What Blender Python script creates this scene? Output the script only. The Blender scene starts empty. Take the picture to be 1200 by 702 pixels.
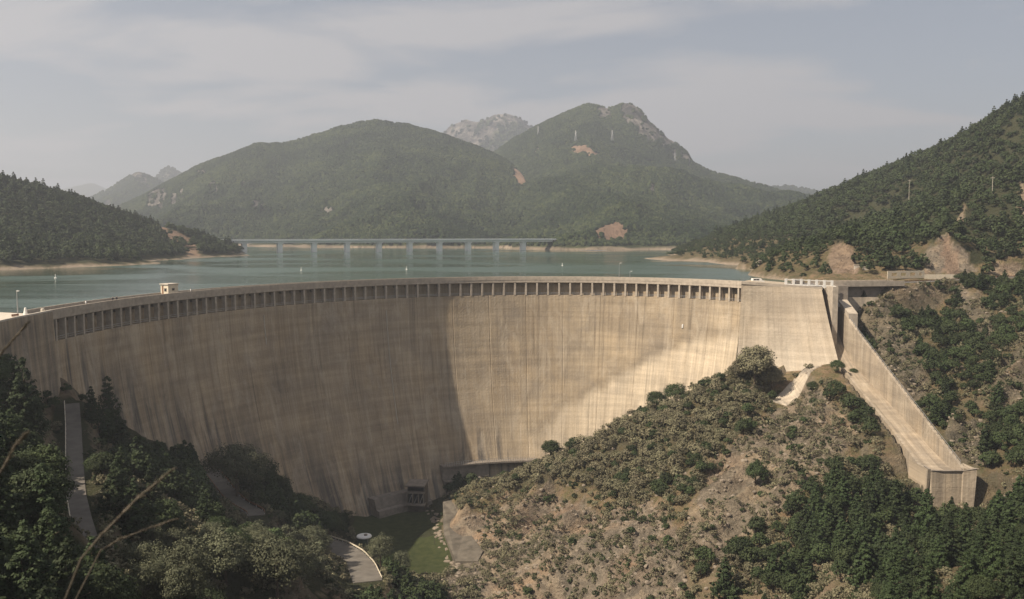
import bpy, math, random
import numpy as np
from mathutils import Vector

# =============================================================== camera, world, sun
random.seed(7)
RNG = np.random.default_rng(11)
S = bpy.context.scene
COL = S.collection
F, HZ, CZ = 1039.0, 274.0, 17.5          # focal length in photo pixels, horizon row, height of the eye over the dam crest
PITCH = math.atan((351 - HZ) / F)

cam_d = bpy.data.cameras.new('camera')
cam_d.sensor_width = 36.0
cam_d.lens = 36.0 * F / 1200.0
cam_d.clip_start = 0.3
cam_d.clip_end = 30000
cam_d.dof.use_dof = True
cam_d.dof.focus_distance = 300
cam_d.dof.aperture_fstop = 3.4
cam = bpy.data.objects.new('camera', cam_d)
COL.objects.link(cam)
cam.location = (0, 0, CZ)
cam.rotation_euler = (math.pi / 2 - PITCH, 0, 0)
S.camera = cam

SUN_AZ, SUN_EL = math.radians(245), math.radians(47)
w = bpy.data.worlds.new('World')
S.world = w
w.use_nodes = True
nt = w.node_tree
nt.nodes.clear()
def N(tree, typ, **kw):
    n = tree.nodes.new(typ)
    for k, v in kw.items():
        setattr(n, k, v)
    return n
sky = N(nt, 'ShaderNodeTexSky', sky_type='NISHITA', sun_disc=False, sun_elevation=SUN_EL, sun_rotation=SUN_AZ,
        altitude=650, air_density=1.0, dust_density=2.5, ozone_density=1.0)
bg = N(nt, 'ShaderNodeBackground'); bg.inputs[1].default_value = 0.05
hsv = N(nt, 'ShaderNodeHueSaturation'); hsv.inputs['Saturation'].default_value = 0.72
nt.links.new(sky.outputs[0], hsv.inputs['Color']); nt.links.new(hsv.outputs[0], bg.inputs[0])
tc = N(nt, 'ShaderNodeTexCoord')
sep = N(nt, 'ShaderNodeSeparateXYZ'); nt.links.new(tc.outputs['Generated'], sep.inputs[0])
def M(tree, op, a, b=None, c=None):
    n = N(tree, 'ShaderNodeMath', operation=op)
    for i, v in enumerate((a, b, c)):
        if v is None: continue
        if isinstance(v, (int, float)): n.inputs[i].default_value = v
        else: tree.links.new(v, n.inputs[i])
    return n.outputs[0]
zc = M(nt, 'ADD', M(nt, 'ABSOLUTE', sep.outputs[2]), 0.16)
comb = N(nt, 'ShaderNodeCombineXYZ')
nt.links.new(M(nt, 'DIVIDE', sep.outputs[0], zc), comb.inputs[0])
nt.links.new(M(nt, 'MULTIPLY', M(nt, 'DIVIDE', sep.outputs[1], zc), 1.0), comb.inputs[1])
mp = N(nt, 'ShaderNodeMapping'); mp.inputs['Rotation'].default_value = (0, 0, 0.35); mp.inputs['Scale'].default_value = (0.62, 1.0, 1)
mp.inputs['Location'].default_value = (3.1, 1.7, 0)
nt.links.new(comb.outputs[0], mp.inputs[0])
cn = N(nt, 'ShaderNodeTexNoise'); cn.inputs['Scale'].default_value = 1.5; cn.inputs['Detail'].default_value = 9; cn.inputs['Roughness'].default_value = 0.52
cn.inputs['Distortion'].default_value = 0.35
nt.links.new(mp.outputs[0], cn.inputs['Vector'])
cr = N(nt, 'ShaderNodeValToRGB')
cr.color_ramp.elements[0].position = 0.45; cr.color_ramp.elements[0].color = (0.12, 0.12, 0.12, 1)
cr.color_ramp.elements[1].position = 0.555; cr.color_ramp.elements[1].color = (0.9, 0.9, 0.9, 1)
nt.links.new(cn.outputs['Fac'], cr.inputs[0])
bgc = N(nt, 'ShaderNodeBackground'); bgc.inputs[0].default_value = (0.50, 0.485, 0.495, 1); bgc.inputs[1].default_value = 0.60
mx = N(nt, 'ShaderNodeMixShader'); wo = N(nt, 'ShaderNodeOutputWorld')
nt.links.new(cr.outputs[0], mx.inputs[0]); nt.links.new(bg.outputs[0], mx.inputs[1]); nt.links.new(bgc.outputs[0], mx.inputs[2])
nt.links.new(mx.outputs[0], wo.inputs[0])
w.cycles.sampling_method = 'MANUAL'; w.cycles.sample_map_resolution = 256

sd = bpy.data.lights.new('sun', 'SUN'); sd.energy = 4.5; sd.angle = math.radians(0.6); sd.color = (1.0, 0.87, 0.70)
so = bpy.data.objects.new('sun', sd); COL.objects.link(so)
sdir = Vector((math.sin(SUN_AZ) * math.cos(SUN_EL), math.cos(SUN_AZ) * math.cos(SUN_EL), math.sin(SUN_EL)))
so.rotation_euler = sdir.to_track_quat('Z', 'Y').to_euler()
so.location = (-100, -40, 300)

S.view_settings.view_transform = 'Standard'; S.view_settings.look = 'None'
S.view_settings.exposure = 0.84; S.view_settings.gamma = 1
S.render.engine = 'CYCLES'
cy = S.cycles
cy.max_bounces = 4; cy.diffuse_bounces = 2; cy.glossy_bounces = 2; cy.transmission_bounces = 2; cy.transparent_max_bounces = 4
cy.volume_bounces = 0; cy.caustics_reflective = False; cy.caustics_refractive = False
cy.use_denoising = True
cy.sample_clamp_indirect = 4

# =============================================================== numbers: pixels of the photo -> places
cp, sp = math.cos(PITCH), math.sin(PITCH)
def ray(px, py):
    u = (px - 600) / F; v = (351 - py) / F
    dy = cp + v * sp
    return (u / dy, 1.0, (-sp + v * cp) / dy)
def atd(px, py, y):
    r = ray(px, py); return np.array([r[0] * y, y, CZ + r[2] * y])
def atz(px, py, z):
    r = ray(px, py); t = (z - CZ) / r[2]; return np.array([r[0] * t, t, z])
def proj(x, y, z):
    yy = y * cp - (z - CZ) * sp
    vv = y * sp + (z - CZ) * cp
    yy = np.maximum(yy, 0.1)
    return 600 + F * x / yy, 351 - F * vv / yy
# value noise on a periodic lattice
LAT = RNG.random((8, 256, 256))
def vnoise(x, y, k=0):
    xi = np.floor(x).astype(int); yi = np.floor(y).astype(int)
    fx = x - xi; fy = y - yi
    fx = fx * fx * (3 - 2 * fx); fy = fy * fy * (3 - 2 * fy)
    L = LAT[k % 8]; a = xi & 255; b = (xi + 1) & 255; c = yi & 255; d = (yi + 1) & 255
    return (L[a, c] * (1 - fx) + L[b, c] * fx) * (1 - fy) + (L[a, d] * (1 - fx) + L[b, d] * fx) * fy
def fbm(x, y, sc, octv=4, k=0, gain=0.5):
    s = 0; amp = 1; tot = 0
    x = np.asarray(x, float) / sc; y = np.asarray(y, float) / sc
    for o in range(octv):
        s = s + amp * vnoise(x + 17.3 * o, y - 9.1 * o, k + o); tot += amp
        amp *= gain; x = x * 2.03; y = y * 2.03
    return s / tot
def ridged(x, y, sc, octv=4, k=0):
    s = 0; amp = 1; tot = 0
    x = np.asarray(x, float) / sc; y = np.asarray(y, float) / sc
    for o in range(octv):
        s = s + amp * (1 - np.abs(2 * vnoise(x + 7.7 * o, y + 3.3 * o, k + o) - 1)); tot += amp
        amp *= 0.5; x = x * 2.1; y = y * 2.1
    return s / tot
def sstep(a, b, x):
    t = np.clip((x - a) / (b - a), 0, 1); return t * t * (3 - 2 * t)
def inpoly(px, py, poly):
    r = np.zeros(np.shape(px), bool); n = len(poly)
    for i in range(n):
        x1, y1 = poly[i]; x2, y2 = poly[(i + 1) % n]
        if y1 == y2: continue
        c = ((y1 > py) != (y2 > py)) & (px < (x2 - x1) * (py - y1) / (y2 - y1) + x1)
        r ^= c
    return r

# =============================================================== object helpers
def tag(o, label=None, cat=None, group=None, kind=None):
    if label: o['label'] = label
    if cat: o['category'] = cat
    if group: o['group'] = group
    if kind: o['kind'] = kind
    return o
def thing(name, label, cat, loc=(0, 0, 0), rz=0, group=None):
    o = bpy.data.objects.new(name, None); COL.objects.link(o)
    o.location = loc; o.rotation_euler = (0, 0, rz); o.empty_display_size = 0.5
    return tag(o, label, cat, group)
def link(name, me, parent=None):
    o = bpy.data.objects.new(name, me); COL.objects.link(o)
    if parent is not None: o.parent = parent
    return o
def npmesh(name, V, Fc, mat=None, smooth=False):
    me = bpy.data.meshes.new(name)
    V = np.asarray(V, np.float32); Fc = np.asarray(Fc, np.int32)
    k = Fc.shape[1]
    me.vertices.add(len(V)); me.vertices.foreach_set('co', V.ravel())
    me.loops.add(Fc.size); me.loops.foreach_set('vertex_index', Fc.ravel())
    me.polygons.add(len(Fc)); me.polygons.foreach_set('loop_start', np.arange(0, Fc.size, k, dtype=np.int32))
    me.update(calc_edges=True)
    if smooth: me.polygons.foreach_set('use_smooth', np.ones(len(Fc), bool))
    if mat: me.materials.append(mat)
    return me
def fattr(me, name, arr):
    a = me.attributes.new(name, 'FLOAT', 'POINT'); a.data.foreach_set('value', np.asarray(arr, np.float32).ravel())
class MB:
    def __init__(s): s.v = []; s.f = []
    def add(s, vs, fs):
        b = len(s.v); s.v += [tuple(map(float, p)) for p in vs]; s.f += [tuple(i + b for i in f) for f in fs]; return s
    def box(s, x0, x1, y0, y1, z0, z1, rz=0, c=(0, 0)):
        P = [(x, y, z) for z in (z0, z1) for x, y in ((x0, y0), (x1, y0), (x1, y1), (x0, y1))]
        if rz:
            ca, sa = math.cos(rz), math.sin(rz)
            P = [(c[0] + (x - c[0]) * ca - (y - c[1]) * sa, c[1] + (x - c[0]) * sa + (y - c[1]) * ca, z) for x, y, z in P]
        return s.hexa(P)
    def hexa(s, P):
        return s.add(P, [(0, 3, 2, 1), (4, 5, 6, 7), (0, 1, 5, 4), (1, 2, 6, 5), (2, 3, 7, 6), (3, 0, 4, 7)])
    def tube(s, pts, r, n=6, cap=True):
        pts = [Vector(p) for p in pts]; rings = []
        if not isinstance(r, (list, tuple)): r = [r] * len(pts)
        vs = []
        for i, p in enumerate(pts):
            d = (pts[min(i + 1, len(pts) - 1)] - pts[max(i - 1, 0)]).normalized()
            a = d.orthogonal().normalized() if i == 0 else (a - d * a.dot(d)).normalized()
            b = d.cross(a)
            for k in range(n):
                t = 2 * math.pi * k / n
                vs.append(p + (a * math.cos(t) + b * math.sin(t)) * r[i])
        fs = [(i * n + k, i * n + (k + 1) % n, (i + 1) * n + (k + 1) % n, (i + 1) * n + k) for i in range(len(pts) - 1) for k in range(n)]
        if cap:
            fs.append(tuple(range(n))[::-1]); fs.append(tuple((len(pts) - 1) * n + k for k in range(n)))
        return s.add(vs, fs)
    def lathe(s, prof, n=16, c=(0, 0, 0)):
        vs = [(c[0] + r * math.cos(2 * math.pi * k / n), c[1] + r * math.sin(2 * math.pi * k / n), c[2] + z) for r, z in prof for k in range(n)]
        fs = [(i * n + k, i * n + (k + 1) % n, (i + 1) * n + (k + 1) % n, (i + 1) * n + k) for i in range(len(prof) - 1) for k in range(n)]
        return s.add(vs, fs)
    def strip(s, A, B):
        n = len(A); return s.add(list(A) + list(B), [(i, i + 1, n + i + 1, n + i) for i in range(n - 1)])
    def sweep(s, frames, sec, closed_ends=True):
        """frames: list of (x,y,z0,nx,ny); sec: list of (offset, dz)"""
        m = len(sec); vs = []
        for (x, y, z, nx, ny) in frames:
            for o, dz in sec: vs.append((x + nx * o, y + ny * o, z + dz))
        fs = [(i * m + k, i * m + (k + 1) % m, (i + 1) * m + (k + 1) % m, (i + 1) * m + k) for i in range(len(frames) - 1) for k in range(m)]
        if closed_ends:
            fs.append(tuple(range(m))[::-1]); fs.append(tuple((len(frames) - 1) * m + k for k in range(m)))
        return s.add(vs, fs)
    def mesh(s, name, mat, smooth=False):
        me = bpy.data.meshes.new(name); me.from_pydata(s.v, [], s.f); me.update()
        if mat: me.materials.append(mat)
        if smooth: me.polygons.foreach_set('use_smooth', np.ones(len(me.polygons), bool))
        return me
    def build(s, name, mat, parent=None, smooth=False):
        return link(name, s.mesh(name, mat, smooth), parent)

# =============================================================== materials
def new_mat(name, rough=0.85, spec=0.2):
    m = bpy.data.materials.new(name); m.use_nodes = True
    t = m.node_tree; b = t.nodes['Principled BSDF']
    b.inputs['Roughness'].default_value = rough
    b.inputs['Specular IOR Level'].default_value = spec
    return m, t, b
def rgb(c): return (c[0], c[1], c[2], 1)
def ramp(t, src, stops, interp='LINEAR'):
    r = N(t, 'ShaderNodeValToRGB'); r.color_ramp.interpolation = interp
    e = r.color_ramp.elements
    while len(e) < len(stops): e.new(0.5)
    for i, (p, c) in enumerate(stops):
        e[i].position = p; e[i].color = rgb(c) if hasattr(c, '__len__') else (c, c, c, 1)
    t.links.new(src, r.inputs[0]); return r.outputs[0]
def noise(t, vec, scale, detail=4, rough=0.55, dist=0.0, mapscale=None, rot=None):
    if mapscale is not None:
        mp = N(t, 'ShaderNodeMapping'); mp.inputs['Scale'].default_value = mapscale
        if rot: mp.inputs['Rotation'].default_value = rot
        t.links.new(vec, mp.inputs[0]); vec = mp.outputs[0]
    n = N(t, 'ShaderNodeTexNoise'); n.inputs['Scale'].default_value = scale; n.inputs['Detail'].default_value = detail
    n.inputs['Roughness'].default_value = rough; n.inputs['Distortion'].default_value = dist
    t.links.new(vec, n.inputs['Vector']); return n.outputs['Fac']
def mixc(t, fac, a, b, mode='MIX'):
    n = N(t, 'ShaderNodeMix', data_type='RGBA', blend_type=mode)
    for i, v in ((0, fac), (6, a), (7, b)):
        if isinstance(v, (int, float)): n.inputs[i].default_value = v
        elif isinstance(v, tuple): n.inputs[i].default_value = rgb(v)
        else: t.links.new(v, n.inputs[i])
    return n.outputs[2]
def bump(t, b, h, strength=0.4, dist=0.5):
    n = N(t, 'ShaderNodeBump'); n.inputs['Strength'].default_value = strength; n.inputs['Distance'].default_value = dist
    t.links.new(h, n.inputs['Height']); t.links.new(n.outputs[0], b.inputs['Normal'])
def attr(t, name): 
    n = N(t, 'ShaderNodeAttribute', attribute_name=name); return n.outputs['Fac']
def objco(t): return N(t, 'ShaderNodeNewGeometry').outputs['Position']
def plain(name, c, rough=0.8, var=0.15, scale=1.5, metal=0):
    m, t, b = new_mat(name, rough); b.inputs['Metallic'].default_value = metal
    f = noise(t, objco(t), scale, 5)
    t.links.new(ramp(t, f, [(0.3, tuple(x * (1 - var) for x in c)), (0.7, tuple(min(1, x * (1 + var)) for x in c))]), b.inputs[0])
    return m
def concrete_mat(name, dark, light, pale, streak=1.0, lift=2.0, bay=0):
    """old mass concrete; UV = (metres along the wall, height in metres)"""
    m, t, b = new_mat(name, 0.9, 0.15)
    uv = N(t, 'ShaderNodeUVMap').outputs[0]
    big = noise(t, uv, 0.035, 4, 0.6, 0.6)
    base = ramp(t, big, [(0.30, dark), (0.68, light)])
    warm = noise(t, uv, 0.06, 3, 0.5, 0.4, mapscale=(1, 0.6, 1))
    base = mixc(t, ramp(t, warm, [(0.45, 0.0), (0.75, 0.55)]), base, (0.46, 0.345, 0.215))
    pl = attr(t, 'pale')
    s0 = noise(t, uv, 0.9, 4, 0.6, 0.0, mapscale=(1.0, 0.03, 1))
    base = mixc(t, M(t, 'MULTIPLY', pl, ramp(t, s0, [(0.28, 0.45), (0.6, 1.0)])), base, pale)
    # vertical seepage streaks, dark and pale
    s1 = noise(t, uv, 0.55, 5, 0.65, 0.15, mapscale=(1.0, 0.035, 1))
    base = mixc(t, ramp(t, s1, [(0.28, 0.62 * streak), (0.44, 0.0)]), base, tuple(x * 0.45 for x in dark))
    s2 = noise(t, uv, 1.7, 4, 0.7, 0.0, mapscale=(1.0, 0.02, 1))
    base = mixc(t, ramp(t, s2, [(0.56, 0.0), (0.78, 0.6 * streak)]), base, (0.60, 0.53, 0.43))
    s3 = noise(t, uv, 0.12, 3, 0.6, 0.5)
    base = mixc(t, ramp(t, s3, [(0.35, 0.26 * streak), (0.55, 0.0)]), base, (0.185, 0.165, 0.145))
    s5 = noise(t, uv, 1.25, 5, 0.75, 0.0, mapscale=(1.0, 0.012, 1))
    base = mixc(t, 1.0, base, ramp(t, s5, [(0.30, 1 - 0.24 * streak), (0.5, 1.0), (0.72, 1.0 + 0.16 * streak)]), 'MULTIPLY')
    s6 = noise(t, uv, 0.33, 4, 0.7, 0.0, mapscale=(1.0, 0.02, 1))
    base = mixc(t, 1.0, base, ramp(t, s6, [(0.32, 1 - 0.15 * streak), (0.6, 1.0)]), 'MULTIPLY')
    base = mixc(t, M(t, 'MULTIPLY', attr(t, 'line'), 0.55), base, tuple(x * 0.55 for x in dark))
    # dark staining close to the rock, where water weeps
    st = attr(t, 'stain')
    s4 = noise(t, uv, 0.35, 4, 0.6, 0.1, mapscale=(1.0, 0.06, 1))
    base = mixc(t, M(t, 'MULTIPLY', st, ramp(t, s4, [(0.40, 1.0), (0.56, 0.0)])), base, (0.11, 0.10, 0.09))
    # lift lines every two metres and monolith widths of form boards
    sx = N(t, 'ShaderNodeSeparateXYZ'); t.links.new(uv, sx.inputs[0])
    wob = M(t, 'MULTIPLY', M(t, 'SUBTRACT', noise(t, uv, 0.2, 3), 0.5), 0.25)
    fr = M(t, 'PINGPONG', M(t, 'ADD', sx.outputs[1], wob), lift / 2)
    ln = ramp(t, fr, [(0.0, 1.0), (0.16, 0.0)])
    lv = noise(t, uv, 0.15, 4, 0.6)
    lf = M(t, 'MULTIPLY', ln, ramp(t, lv, [(0.40, 0.03), (0.68, 0.30)]))
    base = mixc(t, M(t, 'MULTIPLY', lf, 0.7), base, tuple(x * 0.62 for x in dark))
    band = noise(t, uv, 0.5, 3, 0.5, 0.0, mapscale=(0.05, 1.0, 1))
    base = mixc(t, 1.0, base, ramp(t, band, [(0.3, 0.85), (0.7, 1.12)]), 'MULTIPLY')
    blot = noise(t, uv, 0.16, 6, 0.7, 0.9, mapscale=(1, 0.35, 1))
    base = mixc(t, ramp(t, blot, [(0.5, 0.0), (0.72, 0.5)]), base, (0.56, 0.48, 0.375))
    if bay:
        fb = ramp(t, M(t, 'PINGPONG', sx.outputs[0], bay / 2), [(0.0, 0.6), (0.12, 0.0)])
        base = mixc(t, fb, base, tuple(x * 0.45 for x in dark))
    fine = noise(t, uv, 3.0, 5, 0.6)
    base = mixc(t, 1.0, base, ramp(t, fine, [(0.3, 0.86), (0.7, 1.1)]), 'MULTIPLY')
    t.links.new(base, b.inputs[0])
    h = M(t, 'ADD', M(t, 'MULTIPLY', ln, -0.12), M(t, 'ADD', noise(t, uv, 1.2, 5), M(t, 'MULTIPLY', s1, 0.4)))
    bump(t, b, h, 0.5, 0.25)
    return m
def ground_mat():
    m, t, b = new_mat('ground_rock_soil', 0.95, 0.1)
    p = objco(t)
    n1 = noise(t, p, 0.05, 6, 0.62, 0.4)
    soil = ramp(t, n1, [(0.30, (0.13, 0.105, 0.062)), (0.5, (0.22, 0.155, 0.095)), (0.7, (0.29, 0.21, 0.135))])
    n2 = noise(t, p, 0.35, 6, 0.65, 0.3)
    grass = ramp(t, noise(t, p, 1.3, 4), [(0.35, (0.065, 0.07, 0.03)), (0.65, (0.15, 0.135, 0.065))])
    soil = mixc(t, ramp(t, n2, [(0.42, 0.75), (0.6, 0.0)]), soil, grass)
    rk = noise(t, p, 0.22, 8, 0.68, 0.8, mapscale=(1, 1, 1.8), rot=(0.5, 0.3, 0))
    rock = ramp(t, rk, [(0.26, (0.07, 0.06, 0.048)), (0.42, (0.18, 0.15, 0.115)), (0.58, (0.27, 0.225, 0.17)), (0.75, (0.34, 0.275, 0.205))])
    ox = noise(t, p, 0.045, 4, 0.6, 0.5)
    rock = mixc(t, ramp(t, ox, [(0.5, 0.0), (0.68, 0.5)]), rock, (0.29, 0.19, 0.125))
    mass = noise(t, p, 0.075, 5, 0.6, 1.0, mapscale=(1, 1, 1.5), rot=(0.4, 0.6, 0))
    rock = mixc(t, 1.0, rock, ramp(t, mass, [(0.34, (0.62, 0.64, 0.66)), (0.5, (0.95, 0.95, 0.95)), (0.66, (1.25, 1.18, 1.08))]), 'MULTIPLY')
    pit = noise(t, p, 1.1, 6, 0.7, 0.6, mapscale=(1, 1, 0.45), rot=(0.2, 0.15, 0))
    pitc = ramp(t, pit, [(0.34, 0.5), (0.45, 1.0), (0.66, 1.1)])
    rock = mixc(t, 1.0, rock, pitc, 'MULTIPLY')
    c = mixc(t, attr(t, 'rock'), soil, rock)
    c = mixc(t, attr(t, 'red'), c, mixc(t, 1.0, mixc(t, rk, (0.16, 0.105, 0.075), (0.38, 0.265, 0.185)), pitc, 'MULTIPLY'))
    c = mixc(t, attr(t, 'shore'), c, mixc(t, n2, (0.14, 0.11, 0.08), (0.46, 0.37, 0.28)))
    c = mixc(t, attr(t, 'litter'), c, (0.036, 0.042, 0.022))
    t.links.new(c, b.inputs[0])
    v = N(t, 'ShaderNodeTexVoronoi', feature='DISTANCE_TO_EDGE'); v.inputs['Scale'].default_value = 0.13
    mp = N(t, 'ShaderNodeMapping'); mp.inputs['Scale'].default_value = (1, 1, 2.4); mp.inputs['Rotation'].default_value = (0.5, 0.4, 0.2)
    wv = N(t, 'ShaderNodeVectorMath', operation='ADD'); t.links.new(p, wv.inputs[0])
    nn = N(t, 'ShaderNodeTexNoise'); nn.inputs['Scale'].default_value = 0.3; nn.inputs['Detail'].default_value = 4; t.links.new(p, nn.inputs['Vector'])
    sc = N(t, 'ShaderNodeVectorMath', operation='SCALE'); sc.inputs['Scale'].default_value = 4.0
    t.links.new(nn.outputs['Color'], sc.inputs[0]); t.links.new(sc.outputs[0], wv.inputs[1])
    t.links.new(wv.outputs[0], mp.inputs[0]); t.links.new(mp.outputs[0], v.inputs['Vector'])
    rk2 = noise(t, p, 0.9, 5, 0.6, 1.2, mapscale=(1, 0.45, 2.2), rot=(0.6, 0.3, 0.5))
    h = M(t, 'ADD', M(t, 'MULTIPLY', rk, 2.2), M(t, 'MULTIPLY', rk2, 0.7))
    h = M(t, 'ADD', h, M(t, 'MULTIPLY', M(t, 'MULTIPLY', ramp(t, v.outputs[0], [(0, 0.0), (0.10, 1.0)]), ramp(t, n1, [(.45, 0.0), (.6, 1.0)])), 0.25))
    h = M(t, 'ADD', h, M(t, 'MULTIPLY', n2, 0.6)); h = M(t, 'ADD', h, M(t, 'MULTIPLY', pit, 0.9))
    bump(t, b, h, 0.9, 1.0)
    return m
def leaf_mat(name, dark, light, rvar=0.25):
    m, t, b = new_mat(name, 0.75, 0.25)
    oi = N(t, 'ShaderNodeObjectInfo').outputs['Random']
    f = M(t, 'ADD', M(t, 'MULTIPLY', attr(t, 'tint'), 0.65), M(t, 'MULTIPLY', oi, 0.35))
    c = ramp(t, f, [(0.05, dark), (0.95, light)])
    hs = N(t, 'ShaderNodeHueSaturation'); t.links.new(c, hs.inputs['Color'])
    t.links.new(M(t, 'ADD', M(t, 'MULTIPLY', oi, 0.03), 0.485), hs.inputs['Hue'])
    t.links.new(M(t, 'ADD', M(t, 'MULTIPLY', M(t, 'FRACT', M(t, 'MULTIPLY', oi, 7.3)), rvar * 2), 1 - rvar), hs.inputs['Value'])
    t.links.new(hs.outputs[0], b.inputs[0])
    return m
def far_leaf_mat():
    m, t, b = new_mat('far_canopy', 0.85, 0.1)
    oi = N(t, 'ShaderNodeObjectInfo'); p = oi.outputs['Location']
    big = noise(t, p, 0.006, 6, 0.65, 0.6); sm = noise(t, p, 0.04, 3, 0.6)
    f = M(t, 'ADD', M(t, 'MULTIPLY', big, 1.3), M(t, 'MULTIPLY', sm, 0.5))
    f = M(t, 'ADD', M(t, 'MULTIPLY', oi.outputs['Random'], 0.6), M(t, 'SUBTRACT', f, 0.70))
    c = ramp(t, f, [(0.18, (0.006, 0.012, 0.005)), (0.5, (0.020, 0.032, 0.013)), (0.85, (0.054, 0.066, 0.026))])
    t.links.new(c, b.inputs[0]); return m
def mountain_mat():
    m, t, b = new_mat('mountain_forest_floor', 0.95, 0.05)
    p = objco(t)
    n1 = noise(t, p, 0.012, 8, 0.65, 0.3)
    g = ramp(t, n1, [(0.3, (0.035, 0.045, 0.02)), (0.7, (0.085, 0.095, 0.04))])
    rk = noise(t, p, 0.02, 9, 0.7, 0.6, mapscale=(1, 1, 0.35))
    rock = ramp(t, rk, [(0.38, (0.035, 0.034, 0.032)), (0.5, (0.12, 0.108, 0.098)), (0.64, (0.30, 0.27, 0.24))])
    c = mixc(t, attr(t, 'rock'), g, rock)
    c = mixc(t, attr(t, 'red'), c, mixc(t, rk, (0.10, 0.07, 0.05), (0.44, 0.29, 0.20)))
    c = mixc(t, attr(t, 'shore'), c, mixc(t, rk, (0.14, 0.115, 0.08), (0.48, 0.385, 0.29)))
    t.links.new(c, b.inputs[0])
    bump(t, b, rk, 1.0, 30.0)
    return m
MAT = {}
MAT['dam'] = concrete_mat('dam_concrete', (0.275, 0.225, 0.168), (0.45, 0.36, 0.25), (0.60, 0.50, 0.37))
MAT['block'] = concrete_mat('thrust_block_concrete', (0.36, 0.30, 0.23), (0.46, 0.385, 0.295), (0.60, 0.53, 0.43), 0.7)
MAT['chute'] = concrete_mat('chute_concrete', (0.27, 0.225, 0.17), (0.42, 0.34, 0.25), (0.5, 0.44, 0.36), 0.95, 4.0, 9.0)
MAT['conc'] = plain('parapet_concrete', (0.40, 0.345, 0.28), 0.9, 0.2, 0.8)
MAT['conc_dark'] = plain('weathered_concrete', (0.22, 0.19, 0.16), 0.9, 0.25, 0.6)
MAT['conc_pale'] = plain('pale_concrete', (0.50, 0.45, 0.38), 0.9, 0.15, 0.8)
MAT['deck'] = plain('crest_road_asphalt', (0.16, 0.145, 0.13), 0.9, 0.2, 0.5)
MAT['asphalt'] = plain('road_asphalt', (0.135, 0.122, 0.105), 0.9, 0.22, 0.4)
MAT['white'] = plain('white_paint', (0.75, 0.73, 0.69), 0.5, 0.06)
MAT['steel'] = plain('galvanised_steel', (0.42, 0.42, 0.42), 0.45, 0.1, 3, 0.6)
MAT['rust'] = plain('rusty_steel', (0.22, 0.11, 0.06), 0.8, 0.3, 2)
MAT['cream'] = plain('cream_render', (0.62, 0.55, 0.43), 0.85, 0.12, 1.2)
MAT['dark'] = plain('dark_opening', (0.03, 0.03, 0.032), 0.6, 0.3)
MAT['tank_green'] = plain('green_tank_paint', (0.045, 0.065, 0.045), 0.6, 0.2)
MAT['bridge'] = plain('viaduct_concrete', (0.78, 0.77, 0.74), 0.85, 0.1, 0.05)
MAT['bark'] = plain('bark', (0.10, 0.075, 0.055), 0.95, 0.3, 3)
MAT['rock'] = plain('boulder_stone', (0.215, 0.178, 0.138), 0.95, 0.3, 0.8)
MAT['straw'] = plain('dry_straw', (0.10, 0.085, 0.065), 0.9, 0.25, 20)
MAT['skin'] = plain('skin', (0.50, 0.33, 0.25), 0.6, 0.05)
MAT['cloth_dark'] = plain('dark_clothes', (0.03, 0.03, 0.04), 0.9)
MAT['cloth_white'] = plain('white_shirt', (0.75, 0.74, 0.72), 0.9)
MAT['slab_dark'] = plain('dark_concrete', (0.115, 0.10, 0.08), 0.95, 0.35, 0.4)  # darker concrete tone for the bank slab and outlet house
MAT['ground'] = ground_mat()
MAT['mount'] = mountain_mat()
MAT['leaf_pine'] = leaf_mat('pine_needles', (0.012, 0.023, 0.008), (0.040, 0.057, 0.019))
MAT['leaf_oak'] = leaf_mat('holm_oak_leaves', (0.016, 0.027, 0.010), (0.056, 0.074, 0.026))
MAT['leaf_pale'] = leaf_mat('pale_olive_leaves', (0.040, 0.048, 0.025), (0.13, 0.132, 0.078))
MAT['leaf_dry'] = leaf_mat('haze_tinted_dry_leaves', (0.085, 0.082, 0.046), (0.225, 0.20, 0.125))  # dry tan leaves; sunlit haze and lens flare are mixed into this colour
MAT['leaf_far'] = far_leaf_mat()
gm, gt_, gb = new_mat('lawn_grass', 0.95, 0.1)
gf = noise(gt_, objco(gt_), 0.5, 6, 0.6)
gt_.links.new(ramp(gt_, gf, [(0.3, (0.026, 0.035, 0.012)), (0.7, (0.056, 0.062, 0.026))]), gb.inputs[0])
bump(gt_, gb, noise(gt_, objco(gt_), 4, 4), 0.6, 0.2)
MAT['lawn'] = gm
wm, wt, wb = new_mat('lake_water', 0.16, 0.5)
wp = objco(wt)
wf = noise(wt, wp, 0.006, 5, 0.55, 0.8, mapscale=(1, 2.2, 1), rot=(0, 0, 0.35))
wt.links.new(ramp(wt, wf, [(0.35, (0.018, 0.046, 0.030)), (0.65, (0.040, 0.076, 0.052))]), wb.inputs[0])
wt.links.new(ramp(wt, wf, [(0.42, 0.04), (0.56, 0.22)]), wb.inputs['Roughness'])
wb.inputs['IOR'].default_value = 1.33
bump(wt, wb, noise(wt, wp, 0.9, 4, 0.6, 0.2, mapscale=(1, 1.8, 1)), 0.16, 0.25)
MAT['water'] = wm

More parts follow.
